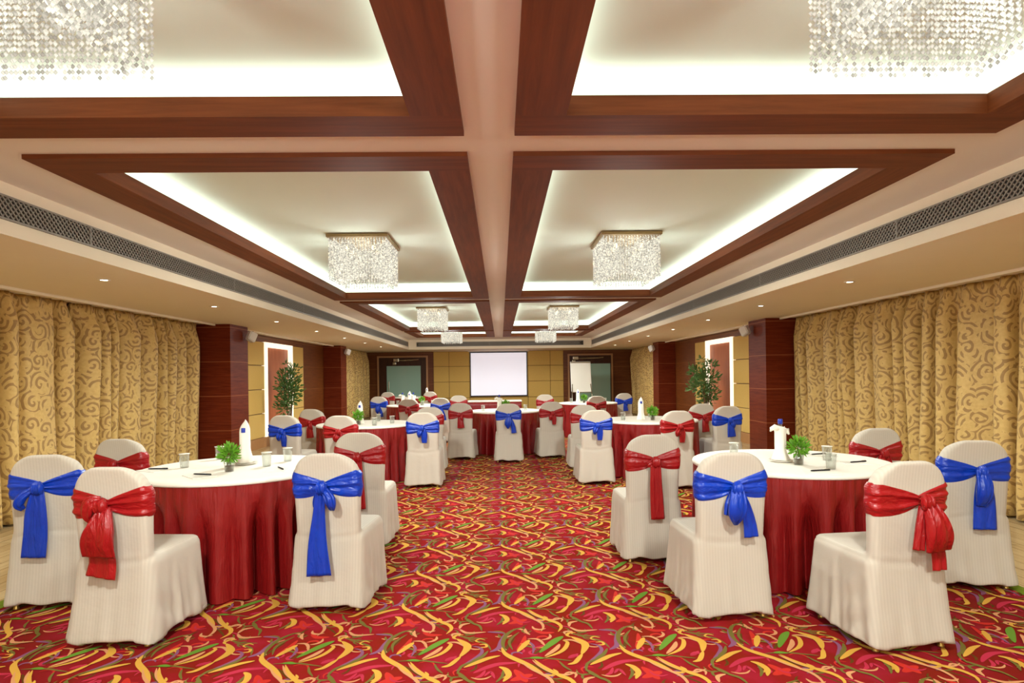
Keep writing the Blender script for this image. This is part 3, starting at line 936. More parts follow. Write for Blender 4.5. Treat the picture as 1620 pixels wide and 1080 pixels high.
def sash_mesh(color, seed, xk=0.0, sag=0.0):
    r = np.random.default_rng(seed)
    NX, NZ = 96, 20
    v = []; f = []
    ph = r.uniform(0, 6, 4)
    rows = []
    for j in range(NZ + 1):
        k = j / NZ * 2 - 1
        row = []
        for i in range(NX):
            # parameter around the back: sample ring points by index around outline at the local height
            a = i / NX
            row.append((a, k))
        rows.append(row)
    base = back_ring(0.75, 0.0)
    # even resampling of outline by arc length
    P = np.array([(p[0], p[1]) for p in base] + [(base[0][0], base[0][1])])
    L = np.concatenate([[0], np.cumsum(np.hypot(*np.diff(P, axis=0).T))])
    for j in range(NZ + 1):
        k = j / NZ * 2 - 1
        for i in range(NX):
            s = i / NX * L[-1]
            x0 = float(np.interp(s, L, P[:, 0])); y0 = float(np.interp(s, L, P[:, 1]))
            isback = y0 < 0.015
            q = min(1, abs(x0 - xk) / 0.2)
            if isback:
                hh = 0.024 + 0.056 * q ** 0.75
                zc = 0.752 + 0.012 * q - sag * (1 - q) + 0.006 * (1 if x0 > xk else -1) * q
                rip = 0.0065 * (1 - 0.35 * q) * (math.sin(k * 7.0 + ph[0] + 2 * (x0 > xk)) + 0.6 * math.sin(k * 13 + ph[1] + 3 * (x0 > xk)))
                # lower edge scallop between knot and side
                zlow = 0.012 * math.sin(PI * q) * (k < 0) * (-k)
            else:
                hh = 0.080; zc = 0.764; rip = 0.002 * math.sin(k * 6 + ph[2]); zlow = 0
            z = zc + k * hh - zlow
            ring = back_ring(z, 0.0)
            # place on the cover outline at this height
            w = interp(BACK_W, z) / interp(BACK_W, 0.75)
            edge = 1 - abs(k) ** 6
            offs = 0.0015 + max(0.0015, 0.006 + rip) * edge
            if isback:
                yy = y0 + back_y(z) - back_y(0.75)
                nx_, ny_ = 0.0, -1.0
                if abs(x0) > 0.17:
                    t = (abs(x0) - 0.17) / 0.04
                    nx_ = math.copysign(min(1, t), x0); ny_ = -math.sqrt(max(0, 1 - nx_ ** 2))
            else:
                yy = y0 + back_y(z) - back_y(0.75)
                nx_, ny_ = (0, 1) if abs(x0) < 0.19 else (math.copysign(0.8, x0), 0.6)
            v.append((x0 * w + nx_ * offs, yy + ny_ * offs, z))
    for j in range(NZ):
        for i in range(NX):
            i2 = (i + 1) % NX
            f.append((j * NX + i, j * NX + i2, (j + 1) * NX + i2, (j + 1) * NX + i))
    m = MB(); m.add(v, f)
    return m.mesh('sash', color, True)

def sweep(path, W, T, color, name, rip=3, amp=0.25, seed=0, n=16, xk=0.0):
    """soft satin piece: flattened tube along a path in the plane of the chair back; knot at (xk, back, 0.752)"""
    r = np.random.default_rng(seed)
    P = catmull(path, n); Wd = catmull([(w, t) for w, t in zip(W, T)], n)
    ns = 26
    rings = []
    ph = r.uniform(0, 6)
    base = np.array([xk, back_y(0.752) - 0.004, 0.752])
    for i in range(n + 1):
        p = P[i] + base
        t = P[min(i + 1, n)] - P[max(i - 1, 0)]
        t = t / (np.linalg.norm(t) + 1e-9)
        a = np.cross(t, np.array([0, 1, 0.0])); la = np.linalg.norm(a)
        a = np.array([1, 0, 0.0]) if la < 0.2 else a / la
        if a[0] < 0: a = -a
        nn = np.array([0, 1.0, 0]) - t * t[1]; nn /= np.linalg.norm(nn)
        w, th = Wd[i]
        ring = []
        for k in range(ns):
            an = 2 * PI * k / ns
            c, s = math.cos(an), math.sin(an)
            u = math.copysign(abs(c) ** 0.8, c)
            h = math.copysign(abs(s) ** 0.8, s)
            hh = th * h
            wob = th * amp * math.sin(rip * PI * u + ph + 1.2 * i / n)
            q = p + a * (w * u) + nn * (hh + wob)
            ring.append(tuple(q))
        rings.append(ring)
    m = MB(); m.loft(rings)
    return m.mesh(name, color + '_tail', True)

BOWS = {
    # name: list of (kind, path, W, T, ripples, amp)
    'twist': (0.0, [('bow_loop', [(0, -.03, .01), (-.005, -.05, -.07), (-.012, -.05, -.14), (-.01, -.03, -.20)], [.032, .048, .045, .012], [.018, .026, .022, .008], 3, .3),
              ('bow_tail', [(.02, -.015, -.01), (.05, -.022, -.10), (.075, -.02, -.19), (.085, -.022, -.275)], [.02, .03, .036, .042], [.006] * 4, 2, .9),
              ('bow_tail', [(-.015, -.012, -.02), (-.04, -.016, -.09), (-.055, -.014, -.15)], [.02, .024, .012], [.006] * 3, 2, .9)]),
    'droop': (0.0, [('bow_loop', [(-.005, -.03, .035), (-.05, -.05, .02), (-.07, -.045, -.04), (-.06, -.03, -.085)], [.02, .034, .03, .012], [.016, .02, .018, .006], 2, .3),
              ('bow_tail', [(-.01, -.016, -.12), (-.02, -.018, -.22), (-.012, -.02, -.30), (-.022, -.022, -.37)], [.06, .068, .074, .08], [.006] * 4, 3, .9),
              ('bow_loop', [(.015, -.03, -.01), (.015, -.06, -.09), (.0, -.065, -.17), (-.005, -.05, -.255)], [.03, .062, .085, .088], [.016, .024, .022, .008], 4, .4)]),
    'long': (0.0, [('bow_loop', [(.01, -.03, -.01), (.05, -.05, -.05), (.062, -.05, -.09), (.06, -.035, -.13)], [.018, .03, .03, .018], [.014, .022, .022, .008], 2, .3),
             ('bow_tail', [(-.01, -.03, .0), (-.02, -.03, -.16), (-.03, -.028, -.34), (-.022, -.034, -.52)], [.028, .038, .058, .076], [.008, .007, .007, .006], 2, .9),
             ('bow_tail', [(-.03, -.014, -.02), (-.045, -.016, -.08), (-.05, -.014, -.12)], [.014, .016, .01], [.006] * 3, 2, .9)]),
    'folded': (0.035, [('bow_tail', [(.06, -.018, -.2), (.075, -.02, -.27), (.08, -.022, -.34)], [.036, .038, .038], [.006] * 3, 2, .9),
               ('bow_tail', [(-.01, -.022, -.02), (-.025, -.026, -.12), (-.035, -.026, -.235)], [.016, .024, .03], [.008] * 3, 2, .9),
               ('bow_loop', [(.01, -.03, .0), (.03, -.06, -.08), (.045, -.065, -.16), (.055, -.05, -.235)], [.026, .05, .066, .07], [.016, .026, .024, .008], 4, .4)]),
    'strip': (0.0, [('bow_tail', [(.0, -.034, .02), (0, -.034, -.10), (.005, -.032, -.25), (.012, -.034, -.42)], [.036, .042, .048, .052], [.009, .008, .007, .006], 3, .8),
              ('bow_loop', [(-.02, -.026, .0), (-.045, -.03, -.015), (-.06, -.026, -.03)], [.02, .022, .012], [.012, .014, .008], 2, .3)]),
    'short': (0.0, [('bow_loop', [(-.005, -.03, -.01), (-.03, -.045, -.06), (-.035, -.03, -.11)], [.026, .034, .014], [.016, .022, .008], 2, .3),
              ('bow_tail', [(.015, -.028, .0), (.03, -.03, -.08), (.03, -.026, -.185)], [.03, .04, .03], [.01, .01, .006], 3, .7)]),
    'curl': (-0.01, [('bow_loop', [(-.02, -.03, -.0), (-.075, -.05, -.04), (-.10, -.05, -.09), (-.085, -.03, -.125)], [.016, .026, .028, .016], [.014, .02, .02, .008], 2, .3),
             ('bow_tail', [(-.005, -.03, .0), (-.015, -.034, -.14), (-.02, -.03, -.28), (-.03, -.034, -.42)], [.03, .058, .066, .068], [.009, .008, .007, .006], 3, .8)]),
    'fold_tail': (0.0, [('bow_tail', [(.01, -.02, -.02), (.02, -.024, -.15), (.022, -.026, -.36)], [.03, .06, .07], [.007] * 3, 2, .8),
                  ('bow_loop', [(.0, -.03, .015), (.0, -.06, -.07), (-.005, -.06, -.14), (-.012, -.04, -.21)], [.034, .044, .044, .024], [.018, .026, .026, .008], 3, .3)]),
    'spread': (0.0, [('bow_tail', [(.0, -.022, -.01), (.012, -.03, -.11), (.02, -.03, -.22)], [.03, .05, .06], [.01, .009, .006], 3, .7),
               ('bow_loop', [(.015, -.03, .0), (.035, -.045, -.05), (.05, -.03, -.10)], [.024, .03, .014], [.016, .02, .008], 2, .3)]),
}
COVERS = [cover_mesh(s) for s in (1, 2, 3)]
m = MB()
m.lathe([(0.017, 0.0), (0.017, 0.006), (0.013, 0.012), (0.015, 0.15)], 12)
LEG = m.mesh('leg', 'gilt', True)
_cache = {}
def knot_mesh(color, xk):
    return sweep([(-.002, -.03, .036), (0, -.045, .015), (0, -.045, -.012), (.002, -.03, -.038)], [.018, .032, .032, .02], [.012, .02, .02, .012], color, 'bow_knot', 3, .25, 5, 12, xk)
def chair_parts(color, style):
    if (color, style) not in _cache:
        xk, pcs = BOWS[style]
        sd = len(_cache) + 3
        _cache[(color, style)] = (sash_mesh(color, sd, xk), knot_mesh(color, xk), [(k, sweep(p, W, T, color, k, rp, am, sd + i, 18, xk)) for i, (k, p, W, T, rp, am) in enumerate(pcs)])
    return _cache[(color, style)]

def chair(x, y, rz, color, style, label, group, ci=0):
    """origin on the floor under the middle of the chair back; +y is the way it faces"""
    root = empty('banquet_chair', label, 'chair', (x, y, 0), rz, group)
    obj('chair_cover', COVERS[ci % 3], root)
    for lx in (-.18, .18):
        for ly in (0.03, 0.46):
            o = obj('leg', LEG, root); o.location = (lx, ly, 0.0)
    sm, kn, pcs = chair_parts(color, style)
    s = obj('sash', sm, root, 'satin %s sash' % ('royal blue' if color == 'blue' else 'red'))
    obj('bow_knot', kn, s)
    for k, me_ in pcs: obj(k, me_, s)
    return root

R = math.radians
G1, G2, G3, G4, G5 = ('chairs around the front left table', 'chairs around the front right table', 'chairs around the second row tables', 'chairs around the centre table', 'chairs around the far tables')
CHAIRS = [
    (-2.82, 3.80, 10, 'blue', 'curl', 'white covered chair with blue sash closest to the left curtain', G1, 0),
    (-2.06, 3.22, -4, 'red', 'droop', 'white covered chair with big drooping red bow, in front of the front left table', G1, 1),
    (-1.06, 3.66, -5, 'blue', 'long', 'white covered chair with long hanging blue sash tail beside the aisle', G1, 2),
    (-1.17, 5.00, -1, 'red', 'strip', 'white covered chair with red sash tucked behind the long blue tailed chair', G1, 0),
    (-2.97, 4.76, -6, 'red', 'short', 'white covered chair with red sash behind the front left table, before the curtain', G1, 1),
    (1.13, 4.49, 2, 'red', 'strip', 'white covered chair with wide straight red sash tail beside the aisle', G2, 0),
    (1.31, 3.42, 3, 'blue', 'twist', 'white covered chair with blue sash in front of the front right table', G2, 1),
    (2.04, 2.99, 6, 'red', 'folded', 'white covered chair with folded red bow, nearest the viewer on the right', G2, 2),
    (3.03, 3.82, -9, 'blue', 'fold_tail', 'white covered chair with blue sash closest to the right curtain', G2, 0),
    (2.98, 4.74, 4, 'red', 'short', 'white covered chair with red sash behind the front right table, before the curtain', G2, 1),
    (-2.68, 7.52, -8, 'blue', 'short', 'white covered chair with blue sash beside the left niche, second row', G3, 2),
    (-2.78, 8.92, -14, 'red', 'spread', 'white covered chair with red sash half hidden behind the niche side blue chair', G3, 0),
    (-1.93, 7.29, -3, 'red', 'short', 'white covered chair with red sash before the second left table', G3, 1),
    (-1.00, 7.70, 0, 'blue', 'short', 'white covered chair with blue sash at aisle side of the second left table', G3, 2),
    (-1.06, 9.01, 2, 'red', 'spread', 'white covered chair with red sash peeping past the aisle side blue chair, left', G3, 0),
    (1.22, 7.73, 1, 'blue', 'short', 'white covered chair with blue sash at aisle side of the second right table', G3, 1),
    (1.24, 9.01, -2, 'red', 'spread', 'white covered chair with red sash peeping past the aisle side blue chair, right', G3, 2),
    (2.15, 7.33, 3, 'red', 'short', 'white covered chair with red sash before the second right table', G3, 0),
    (2.99, 8.95, 10, 'red', 'spread', 'white covered chair with red sash half hidden near the right potted tree', G3, 1),
    (3.10, 8.22, 6, 'blue', 'spread', 'white covered chair with blue sash beside the right niche, second row', G3, 2),
    (0.12, 9.80, 0, 'blue', 'twist', 'white covered chair with blue sash in front of the centre table', G4, 0),
    (-0.69, 10.24, -6, 'red', 'spread', 'white covered chair with red sash left of the centre table', G4, 1),
    (0.86, 10.27, 5, 'red', 'short', 'white covered chair with red sash right of the centre table', G4, 2),
    (-1.00, 14.35, 0, 'red', 'short', 'white covered chair peeping above the red sashed chair left of centre', G5, 1),
    (1.04, 14.25, 0, 'red', 'short', 'white covered chair peeping above the red sashed chair right of centre', G5, 2),
    (-1.28, 12.85, 4, 'blue', 'twist', 'white covered chair with blue sash at aisle side of the third left table', G5, 0),
    (-2.86, 14.24, -5, 'blue', 'twist', 'white covered chair with blue sash on the outer side of the third left table', G5, 1),
    (-1.90, 12.50, 0, 'red', 'short', 'white covered chair with red sash before the third left table', G5, 2),
    (2.02, 12.75, 0, 'red', 'short', 'white covered chair with red sash before the third right table', G5, 0),
    (2.92, 14.31, 6, 'blue', 'spread', 'white covered chair with blue sash on the outer side of the third right table', G5, 1),
    (-3.40, 18.29, 0, 'red', 'short', 'farthest chair with red sash by the left door', G5, 2),
    (-2.13, 18.30, 0, 'red', 'short', 'far chair with red sash before the ochre panels, left', G5, 0),
]
for x, y, a, c, st, lb, gr, ci in CHAIRS:
    chair(x, y, R(a), c, st, lb, gr, ci)

# ------------------------------------------------------------------ round skirted tables
ZT = 0.76
def skirt_mesh(Rr, seed, nfold=25):
    r = np.random.default_rng(seed)
    N, NZ = 540, 26
    th = np.linspace(0, 2 * PI, N, endpoint=False)
    ph = nfold * th + 0.9 * np.sin(3 * th + r.uniform(0, 6)) + 0.7 * np.sin(7 * th + r.uniform(0, 6)) + 0.4 * np.sin(11 * th + r.uniform(0, 6))
    dep = 0.75 + 0.35 * np.sin(5 * th + r.uniform(0, 6)) + 0.2 * np.sin(13 * th + r.uniform(0, 6))
    v = []; f = []
    ztop = ZT - 0.018
    for j in range(NZ + 1):
        k = j / NZ
        z = ztop + (0.004 - ztop) * k
        d = ztop - z
        g = min(1, max(0, (d - 0.07) / 0.35)); g = g * g * (3 - 2 * g)
        valley = np.abs(np.sin(ph / 2)) ** 1.15
        fine = 0.003 * np.sin(ph * 2.0 + 1) * (1 - g)
        rr = Rr + 0.006 + 0.034 * k ** 1.3 + fine + 0.16 * dep * (valley - 1) * g
        z_ = z + (0.004 * np.sin(ph * 0.5) * (k > 0.97))
        for i in range(N): v.append((rr[i] * math.cos(th[i]), rr[i] * math.sin(th[i]), z if k < 0.97 else float(z_[i]) + 0.004))
    for j in range(NZ):
        for i in range(N):
            i2 = (i + 1) % N
            f.append((j * N + i, (j + 1) * N + i, (j + 1) * N + i2, j * N + i2))
    m = MB(); m.add(v, f)
    return m.mesh('table_skirt', 'skirt', True)
SKIRTS = [skirt_mesh(0.66, s) for s in (1, 2, 3)]
m = MB()
m.lathe([(0.0, ZT), (0.62, ZT), (0.66, ZT - 0.001), (0.671, ZT - 0.006), (0.675, ZT - 0.016), (0.674, ZT - 0.030), (0.662, ZT - 0.030), (0.65, ZT - 0.02), (0.0, ZT - 0.02)], 96)
TOP = m.mesh('tabletop', 'cloth', True)
m = MB(); m.lathe([(0.30, 0.0), (0.30, 0.02), (0.04, 0.05), (0.04, 0.70), (0.25, 0.735), (0.0, 0.735)], 24)
PED = m.mesh('pedestal', 'gilt', True)
def round_table(x, y, label, k):
    root = empty('banquet_table', label, 'table', (x, y, 0), 0.7 * k, 'round banquet tables with crimson skirts')
    obj('tabletop', TOP, root, 'white cloth covered round top')
    obj('table_skirt', SKIRTS[k % 3], root, 'pleated crimson satin skirt')
    obj('pedestal', PED, root)
    return (x, y)
T_FL = (-1.93, 4.48); T_FR = (2.09, 4.38); T_SL = (-1.89, 8.54); T_SR = (2.10, 8.58); T_C = (0.07, 11.28); T_TL = (-1.94, 13.96); T_TR = (2.01, 14.00); T_4L = (-2.77, 19.42)
for k, (p, lb) in enumerate(((T_FL, 'large round white topped table with crimson skirt, front left'), (T_FR, 'large round white topped table with crimson skirt, front right'),
                             (T_SL, 'round crimson skirted table in the second row, left of the aisle'), (T_SR, 'round crimson skirted table in the second row, right of the aisle'),
                             (T_C, 'round crimson skirted table in the middle, below the screen'), (T_TL, 'small looking round crimson table before the left door'),
                             (T_TR, 'small looking round crimson table before the flip chart'), (T_4L, 'farthest round crimson table near the left door'))):
    round_table(p[0], p[1], lb, k)
# head table under the screen
hx0, hx1, hy0, hy1 = -0.85, 0.53, 15.5, 16.1
root = empty('head_table', 'rectangular crimson skirted head table under the projection screen', 'table', ((hx0 + hx1) / 2, (hy0 + hy1) / 2, 0))
hw, hd = (hx1 - hx0) / 2, (hy1 - hy0) / 2
m = MB(); m.bbox((-hw - 0.01, -hd - 0.01, ZT - 0.03), (hw + 0.01, hd + 0.01, ZT), 0.008); obj('tabletop', m.mesh('head_top', 'cloth'), root, 'white cloth covered top')
rings = []
for j in range(9):
    k = j / 8; z = (ZT - 0.03) * (1 - k) + 0.004 * k
    ring = []
    outl = rrect(hw, -hd, hd, 0.03, 4)
    P = np.array(outl + [outl[0]]); L = np.concatenate([[0], np.cumsum(np.hypot(*np.diff(P, axis=0).T))])
    for i in range(240):
        s = i / 240 * L[-1]
        x = float(np.interp(s, L, P[:, 0])); y = float(np.interp(s, L, P[:, 1]))
        d = 1 + (0.015 * k + 0.02 * k * math.sin(s * 45 + math.sin(s * 9))) / math.hypot(x, y)
        ring.append((x * d, y * d, z))
    rings.append(ring)
m = MB(); m.loft(rings); obj('table_skirt', m.mesh('head_skirt', 'skirt', True), root, 'pleated crimson satin skirt')

# ------------------------------------------------------------------ things on the tables
m = MB(); m.lathe([(0.0, 0.006), (0.026, 0.006), (0.033, 0.10), (0.0345, 0.10), (0.0345, 0.0985), (0.028, 0.0), (0.0, 0.0)], 24)
TUMBLER = m.mesh('water_glass', 'glass', True)
m = MB(); m.lathe([(0.0, 0.0), (0.037, 0.0), (0.038, 0.003), (0.0, 0.004)], 20)
COASTER = m.mesh('glass_lid', 'paper', True)
def tumbler(x, y, label, lid=True):
    root = empty('water_glass', label, 'glass', (x, y, ZT), 0, 'water glasses on the tables')
    obj('tumbler', TUMBLER, root)
    if lid:
        o = obj('paper_lid', COASTER, root); o.location = (0, 0, 0.1005)

def napkin_mesh(kind, seed):
    """napkin wrapped upright around a bottle: a sleeve flaring at the foot; 'hood' closes to a peak, 'collar' ends in a folded collar"""
    r = np.random.default_rng(seed); p = r.uniform(0, 6, 3)
    n = 40; rings = []
    top = 0.315 if kind == 'hood' else 0.225
    for j in range(20):
        k = j / 19; z = top * k
        rad = 0.062 - 0.024 * min(1, k / 0.3) if k < 0.3 else 0.038
        if kind == 'hood' and k > 0.72: rad *= max(0.08, 1 - ((k - 0.72) / 0.28) ** 2.2 * 0.92)
        if kind == 'collar' and k > 0.85: rad *= 1 + 0.35 * (k - 0.85) / 0.15
        ring = []
        for i in range(n):
            a = 2 * PI * i / n
            f_ = 1 + 0.10 * (1 - k) * math.sin(5 * a + p[0]) + 0.05 * math.sin(3 * a + p[1] + 2 * k)
            dz = (0.02 * math.cos(a + 2.5) * k if kind == 'collar' else 0.02 * math.cos(a) * max(0, k - 0.6))
            ring.append((rad * f_ * math.cos(a), rad * f_ * math.sin(a), max(0.0, z + dz)))
        rings.append(ring)
    m = MB(); m.loft(rings)
    if kind == 'collar':
        m.tube([(-0.02, -0.02, 0.225), (-0.05, -0.025, 0.235), (-0.075, -0.028, 0.222), (-0.085, -0.03, 0.205)], [0.018, 0.02, 0.016, 0.006], 10)
        m.tube([(0.02, -0.01, 0.225), (0.04, -0.015, 0.215), (0.052, -0.02, 0.18)], [0.016, 0.018, 0.006], 10)
    return m.mesh('napkin', 'cloth', True)
NAPK = {k: napkin_mesh(k, i) for i, k in enumerate(('hood', 'collar'))}
m = MB(); m.lathe([(0.0, 0.0), (0.033, 0.002), (0.034, 0.02), (0.034, 0.17), (0.03, 0.2), (0.014, 0.235), (0.013, 0.262), (0.0, 0.262)], 20)
BOTTLE = m.mesh('bottle_body', 'water', True)
m = MB(); m.lathe([(0.0165, 0.255), (0.0165, 0.285), (0.013, 0.29), (0.0, 0.29)], 16)
CAP = m.mesh('bottle_cap', 'bluecap', True)
m = MB(); m.lathe([(0.0, 0.0), (0.05, 0.0), (0.082, 0.012), (0.083, 0.015), (0.05, 0.006), (0.0, 0.005)], 32)
SAUCER = m.mesh('side_plate', 'pot', True)
def napkin_bottle(x, y, kind, label, plate=None, rz=0.0):
    z = ZT
    if plate:
        o = obj('side_plate', SAUCER); o.location = (x, y, ZT); tag(o, plate, 'plate'); z += 0.0158
    root = empty('water_bottle', label, 'bottle', (x, y, z), rz, 'napkin wrapped water bottles')
    obj('bottle', BOTTLE, root)
    cp = obj('cap', CAP, root, 'blue screw cap')
    if kind == 'hood': cp.location = (0, -0.028, -0.03)
    obj('napkin', NAPK[kind], root, 'white napkin wrap')

def leafy(seed, n, R0, zc, size, squash=1.0):
    r = np.random.default_rng(seed); m = MB()
    for i in range(n):
        d = r.normal(size=3); d /= np.linalg.norm(d); d[2] *= squash
        rad = R0 * r.uniform(0.05, 1) ** 0.7
        c = np.array([0, 0, zc]) + d * rad
        out = d + np.array([0, 0, 0.35]); out /= np.linalg.norm(out)
        t = np.cross(out, r.normal(size=3)); t /= np.linalg.norm(t) + 1e-9
        nn = np.cross(out, t)
        L = size * r.uniform(0.7, 1.3); W = L * 0.2
        p = [c, c + out * L * .35 + t * W + nn * L * .05, c + out * L * .75 + t * W * .7, c + out * L - nn * L * .08, c + out * L * .75 - t * W * .7, c + out * L * .35 - t * W + nn * L * .05]
        m.add(p, [(0, 1, 2, 3), (0, 3, 4, 5)])
    return m
FOL = [leafy(s, 320, 0.062, 0.125, 0.032, 0.95).mesh('sprigs', 'leaf', fix=False) for s in (1, 2)]
m = MB(); m.lathe([(0.0, 0.004), (0.028, 0.004), (0.033, 0.075), (0.0345, 0.075), (0.03, 0.0), (0.0, 0.0)], 20)
VASE = m.mesh('vase', 'glass', True)
m = MB()
for i in range(7):
    a = 2 * PI * i / 7
    m.tube([(0.008 * math.cos(a), 0.008 * math.sin(a), 0.008), (0.014 * math.cos(a), 0.014 * math.sin(a), 0.07), (0.03 * math.cos(a), 0.03 * math.sin(a), 0.12)], 0.002, 5)
m.lathe([(0.0, 0.006), (0.026, 0.006), (0.028, 0.04), (0.0, 0.042)], 14)
STEMS = m.mesh('stems', 'bark', True)
def sprig(x, y, label, k=0):
    root = empty('potted_sprig', label, 'plant', (x, y, ZT), k * 1.3, 'small green plants in glass vases')
    obj('vase', VASE, root, 'clear glass vase'); obj('stems', STEMS, root); obj('foliage', FOL[k % 2], root)

m = MB(); m.bbox((-0.075, -0.105, 0), (0.075, 0.105, 0.004), 0.0012); PAD = m.mesh('notepad', 'paper')
m = MB(); m.tube([(0, -0.068, 0.0055), (0, 0.055, 0.0055), (0, 0.068, 0.0055), (0, 0.073, 0.0055)], [0.005, 0.005, 0.004, 0.001], 10); PEN = m.mesh('pen_barrel', 'black', True)
m = MB(); m.box((-0.0012, -0.066, 0.0103), (0.0012, -0.03, 0.0125)); m.box((-0.0012, -0.066, 0.0085), (0.0012, -0.062, 0.0125)); CLIP = m.mesh('pen_clip', 'chrome')
def pen(x, y, rz, label, pad):
    o = obj('notepad', PAD); o.location = (x, y, ZT); o.rotation_euler = (0, 0, rz); tag(o, pad, 'notepad', 'white notepads at the place settings')
    root = empty('ballpoint_pen', label, 'pen', (x + 0.02 * math.cos(rz), y + 0.02 * math.sin(rz), ZT + 0.0042), rz + 0.5, 'pens on the notepads')
    obj('barrel', PEN, root); obj('clip', CLIP, root)

def at(px, py, h=ZT):
    """floor-plan point on the table plane seen at a pixel of the photograph (undoing the slight roll)"""
    yu = py + 0.0128 * (px - 792)
    Z = (EYE - h) * 960 / (yu - 594)
    return (px - 792) * Z / 960, Z

napkin_bottle(*at(390, 733), 'hood', 'water bottle hooded by a tall white napkin, front left table', 'white plate under the napkin hooded bottle')
x, y = at(370, 743); sprig(x - 0.01, y - 0.03, 'bright green sprig in a glass beside the napkin hooded bottle', 0)
for (px, py, lb) in ((295, 738, 'lidded water glass nearest the curtain on the front left table'), (350, 725, 'water glass just behind the green sprig, front left table'),
                     (423, 736, 'lidded water glass right of the napkin hooded bottle'), (456, 728, 'lidded water glass at the aisle edge of the front left table')):
    x, y = at(px, py); tumbler(x, y, lb)
for (px, py, a, lb, pd) in ((250, 742, 60, 'dark pen at the curtain edge of the front left table', 'white notepad at the curtain edge of the front left table'),
                            (318, 751, 45, 'dark pen at the front of the front left table', 'white notepad at the front of the front left table'),
                            (440, 741, 5, 'dark pen at the aisle side of the front left table', 'white notepad at the aisle side of the front left table')):
    x, y = at(px, py); pen(x, y, R(a), lb, pd)
napkin_bottle(*at(1237, 731), 'collar', 'blue capped water bottle in a white napkin collar, front right table', 'white plate under the blue capped bottle')
x, y = at(1258, 735); sprig(x + 0.02, y - 0.03, 'bushy green sprig beside the blue capped bottle', 1)
for (px, py, lb) in ((1271, 719, 'water glass behind the bushy green sprig'), (1312, 729, 'water glass at the centre right of the front right table'), (1318, 743, 'water glass nearest the front edge of the front right table'),
                     (1162, 722, 'lidded water glass at the aisle edge of the front right table')):
    x, y = at(px, py); tumbler(x, y, lb, lid=(px < 1200 or px == 1312))
for (px, py, a, lb, pd) in ((1302, 748, 72, 'dark pen at the front of the front right table', 'white notepad at the front of the front right table'),
                            (1364, 734, 78, 'dark pen at the curtain side of the front right table', 'white notepad at the curtain side of the front right table'),
                            (1300, 721, 80, 'dark pen at the back of the front right table', 'white notepad at the back of the front right table')):
    x, y = at(px, py); pen(x, y, R(a), lb, pd)
# farther tables
def setting(T, bx, sx, nm, kind='hood', seed=0):
    napkin_bottle(T[0] + bx, T[1] - 0.1, kind, 'napkin wrapped water bottle on the %s' % nm)
    sprig(T[0] + sx, T[1] - 0.25, 'green sprig in a glass on the %s' % nm, seed)
    for dx, dy, w in ((-0.40, -0.15, 'outer left'), (0.38, -0.10, 'outer right'), (0.1, 0.35, 'far'), (0.2, -0.42, 'near')):
        tumbler(T[0] + dx, T[1] + dy, 'small lidded glass on the %s side of the %s' % (w, nm))
setting(T_SL, -0.06, -0.05, 'second row left table')
setting(T_SR, -0.14, -0.01, 'second row right table')
setting(T_C, -0.10, 0.02, 'centre table', 'collar')
setting(T_TL, -0.14, 0.16, 'third left table')
setting(T_TR, -0.24, -0.12, 'third right table')
napkin_bottle(-2.28, 18.75, 'hood', 'distant white napkin wrapped bottle on the farthest table')
for k, (dx, w) in enumerate(((-0.26, 'left'), (-0.02, 'right'))):
    napkin_bottle(T_TL[0] + dx, T_TL[1] - 0.32, 'collar', '%s one of two short blue marked bottles before the left door' % w)

# ------------------------------------------------------------------ screen, flip chart, potted trees
root = empty('projection_screen', 'lit white projection screen with a thin dark border on the far wall', 'screen', (-0.065, YF - 0.12, 0.70))
m = MB(); m.box((-1.0, -0.004, 0.0), (1.0, 0.004, 1.53)); obj('canvas', m.mesh('canvas', 'screen'), root, 'bright white canvas')
m = MB()
m.box((-1.035, -0.006, -0.035), (1.035, 0.003, 0.0)); m.box((-1.035, -0.006, 1.53), (1.035, 0.003, 1.575))
m.box((-1.035, -0.006, 0.0), (-1.0, 0.003, 1.53)); m.box((1.0, -0.006, 0.0), (1.035, 0.003, 1.53))
obj('border', m.mesh('screen_border', 'black'), root, 'black border')
m = MB(); m.bbox((-1.1, -0.04, 1.575), (1.1, 0.06, 1.593), 0.005); obj('roller_case', m.mesh('roller_case', 'white_plastic'), root)
m = MB(); m.tube([(-1.035, -0.004, -0.035), (1.035, -0.004, -0.035)], 0.012); obj('weight_bar', m.mesh('weight_bar', 'black'), root)

fx, fy = 2.62, 19.6
root = empty('flip_chart', 'white flip chart on an easel before the right door', 'flip chart', (fx, fy, 0), R(6))
tilt = Matrix.Rotation(R(-8), 3, 'X')
def tb(m, a, c, r):
    b_ = bmesh.new(); bmesh.ops.create_cube(b_, size=1.0)
    for v in b_.verts: v.co = Vector([(a[i] + c[i]) / 2 + v.co[i] * (c[i] - a[i]) for i in range(3)])
    bmesh.ops.bevel(b_, geom=b_.edges[:], offset=r, segments=2, affect='EDGES')
    bmesh.ops.rotate(b_, verts=b_.verts[:], cent=(0, 0, 0.8), matrix=tilt)
    m.bm(b_)
m = MB(); tb(m, (-0.34, 0.0, 0.86), (0.34, 0.02, 1.84), 0.005); obj('board', m.mesh('board', 'white_plastic'), root)
m = MB(); tb(m, (-0.32, -0.014, 0.83), (0.32, -0.001, 1.80), 0.003); obj('paper_pad', m.mesh('paper_pad', 'paper'), root, 'white paper pad')
m = MB(); tb(m, (-0.33, -0.03, 1.79), (0.33, 0.0, 1.83), 0.004); obj('clamp_bar', m.mesh('clamp_bar', 'chrome'), root)
m = MB(); tb(m, (-0.33, -0.07, 0.82), (0.33, 0.0, 0.84), 0.004); obj('pen_tray', m.mesh('pen_tray', 'chrome'), root)
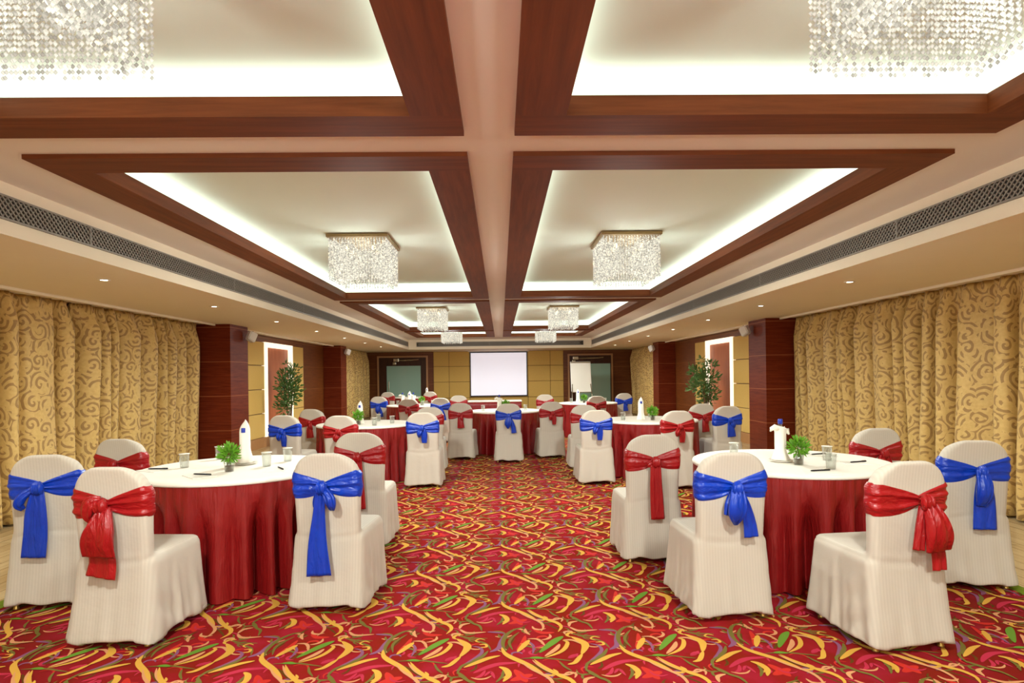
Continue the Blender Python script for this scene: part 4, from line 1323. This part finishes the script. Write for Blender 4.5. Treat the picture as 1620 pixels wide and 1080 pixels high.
for pts in (((-0.3, 0.03, 1.1), (-0.38, -0.22, 0.004)), ((0.3, 0.03, 1.1), (0.38, -0.22, 0.004)), ((0.0, 0.12, 1.4), (0.0, 0.55, 0.005))):
    m = MB(); m.tube(pts, 0.014); obj('leg', m.mesh('easel_leg', 'chrome', True), root)

def potted_tree(x, y, label, seed):
    r = np.random.default_rng(seed)
    root = empty('potted_tree', label, 'plant', (x, y, 0), 0, 'potted ficus trees beside the niches')
    m = MB(); m.lathe([(0.0, 0.0), (0.13, 0.0), (0.15, 0.03), (0.20, 0.34), (0.21, 0.36), (0.195, 0.37), (0.18, 0.34), (0.0, 0.33)], 28); obj('pot', m.mesh('planter', 'pot', True), root, 'pale round planter')
    m = MB(); m.lathe([(0.0, 0.335), (0.18, 0.335), (0.0, 0.345)], 20); obj('soil', m.mesh('soil', 'soil'), root)
    m = MB()
    for k in range(4):
        a = k * 1.7 + r.uniform(0, 1)
        m.tube([(0.02 * math.cos(a), 0.02 * math.sin(a), 0.33), (0.05 * math.cos(a), 0.05 * math.sin(a), 0.8), (0.13 * math.cos(a), 0.13 * math.sin(a), 1.2), (0.2 * math.cos(a), 0.2 * math.sin(a), 1.6)], [0.016, 0.012, 0.008, 0.003], 6)
    obj('trunk', m.mesh('trunk', 'bark', True), root)
    v = MB()
    blobs = [(r.uniform(-0.15, 0.15), r.uniform(-0.15, 0.15), z, rr, nn) for z, rr, nn in ((0.78, 0.17, 110), (0.95, 0.22, 160), (1.12, 0.25, 210), (1.28, 0.26, 220), (1.43, 0.22, 160), (1.58, 0.13, 50), (1.7, 0.08, 12))]
    for bx_, by_, z, rr, nn in blobs:
        l_ = leafy(int(r.integers(1e6)), nn, rr, 0.0, 0.085, 0.8)
        v.add([(p[0] + bx_, p[1] + by_, p[2] + z) for p in l_.v], l_.f)
    obj('foliage', v.mesh('tree_foliage', 'treeleaf', fix=False), root)
potted_tree(-4.45, 12.85, 'tall leafy potted tree in front of the left niche', 3)
potted_tree(4.40, 12.95, 'tall leafy potted tree in front of the right niche', 9)
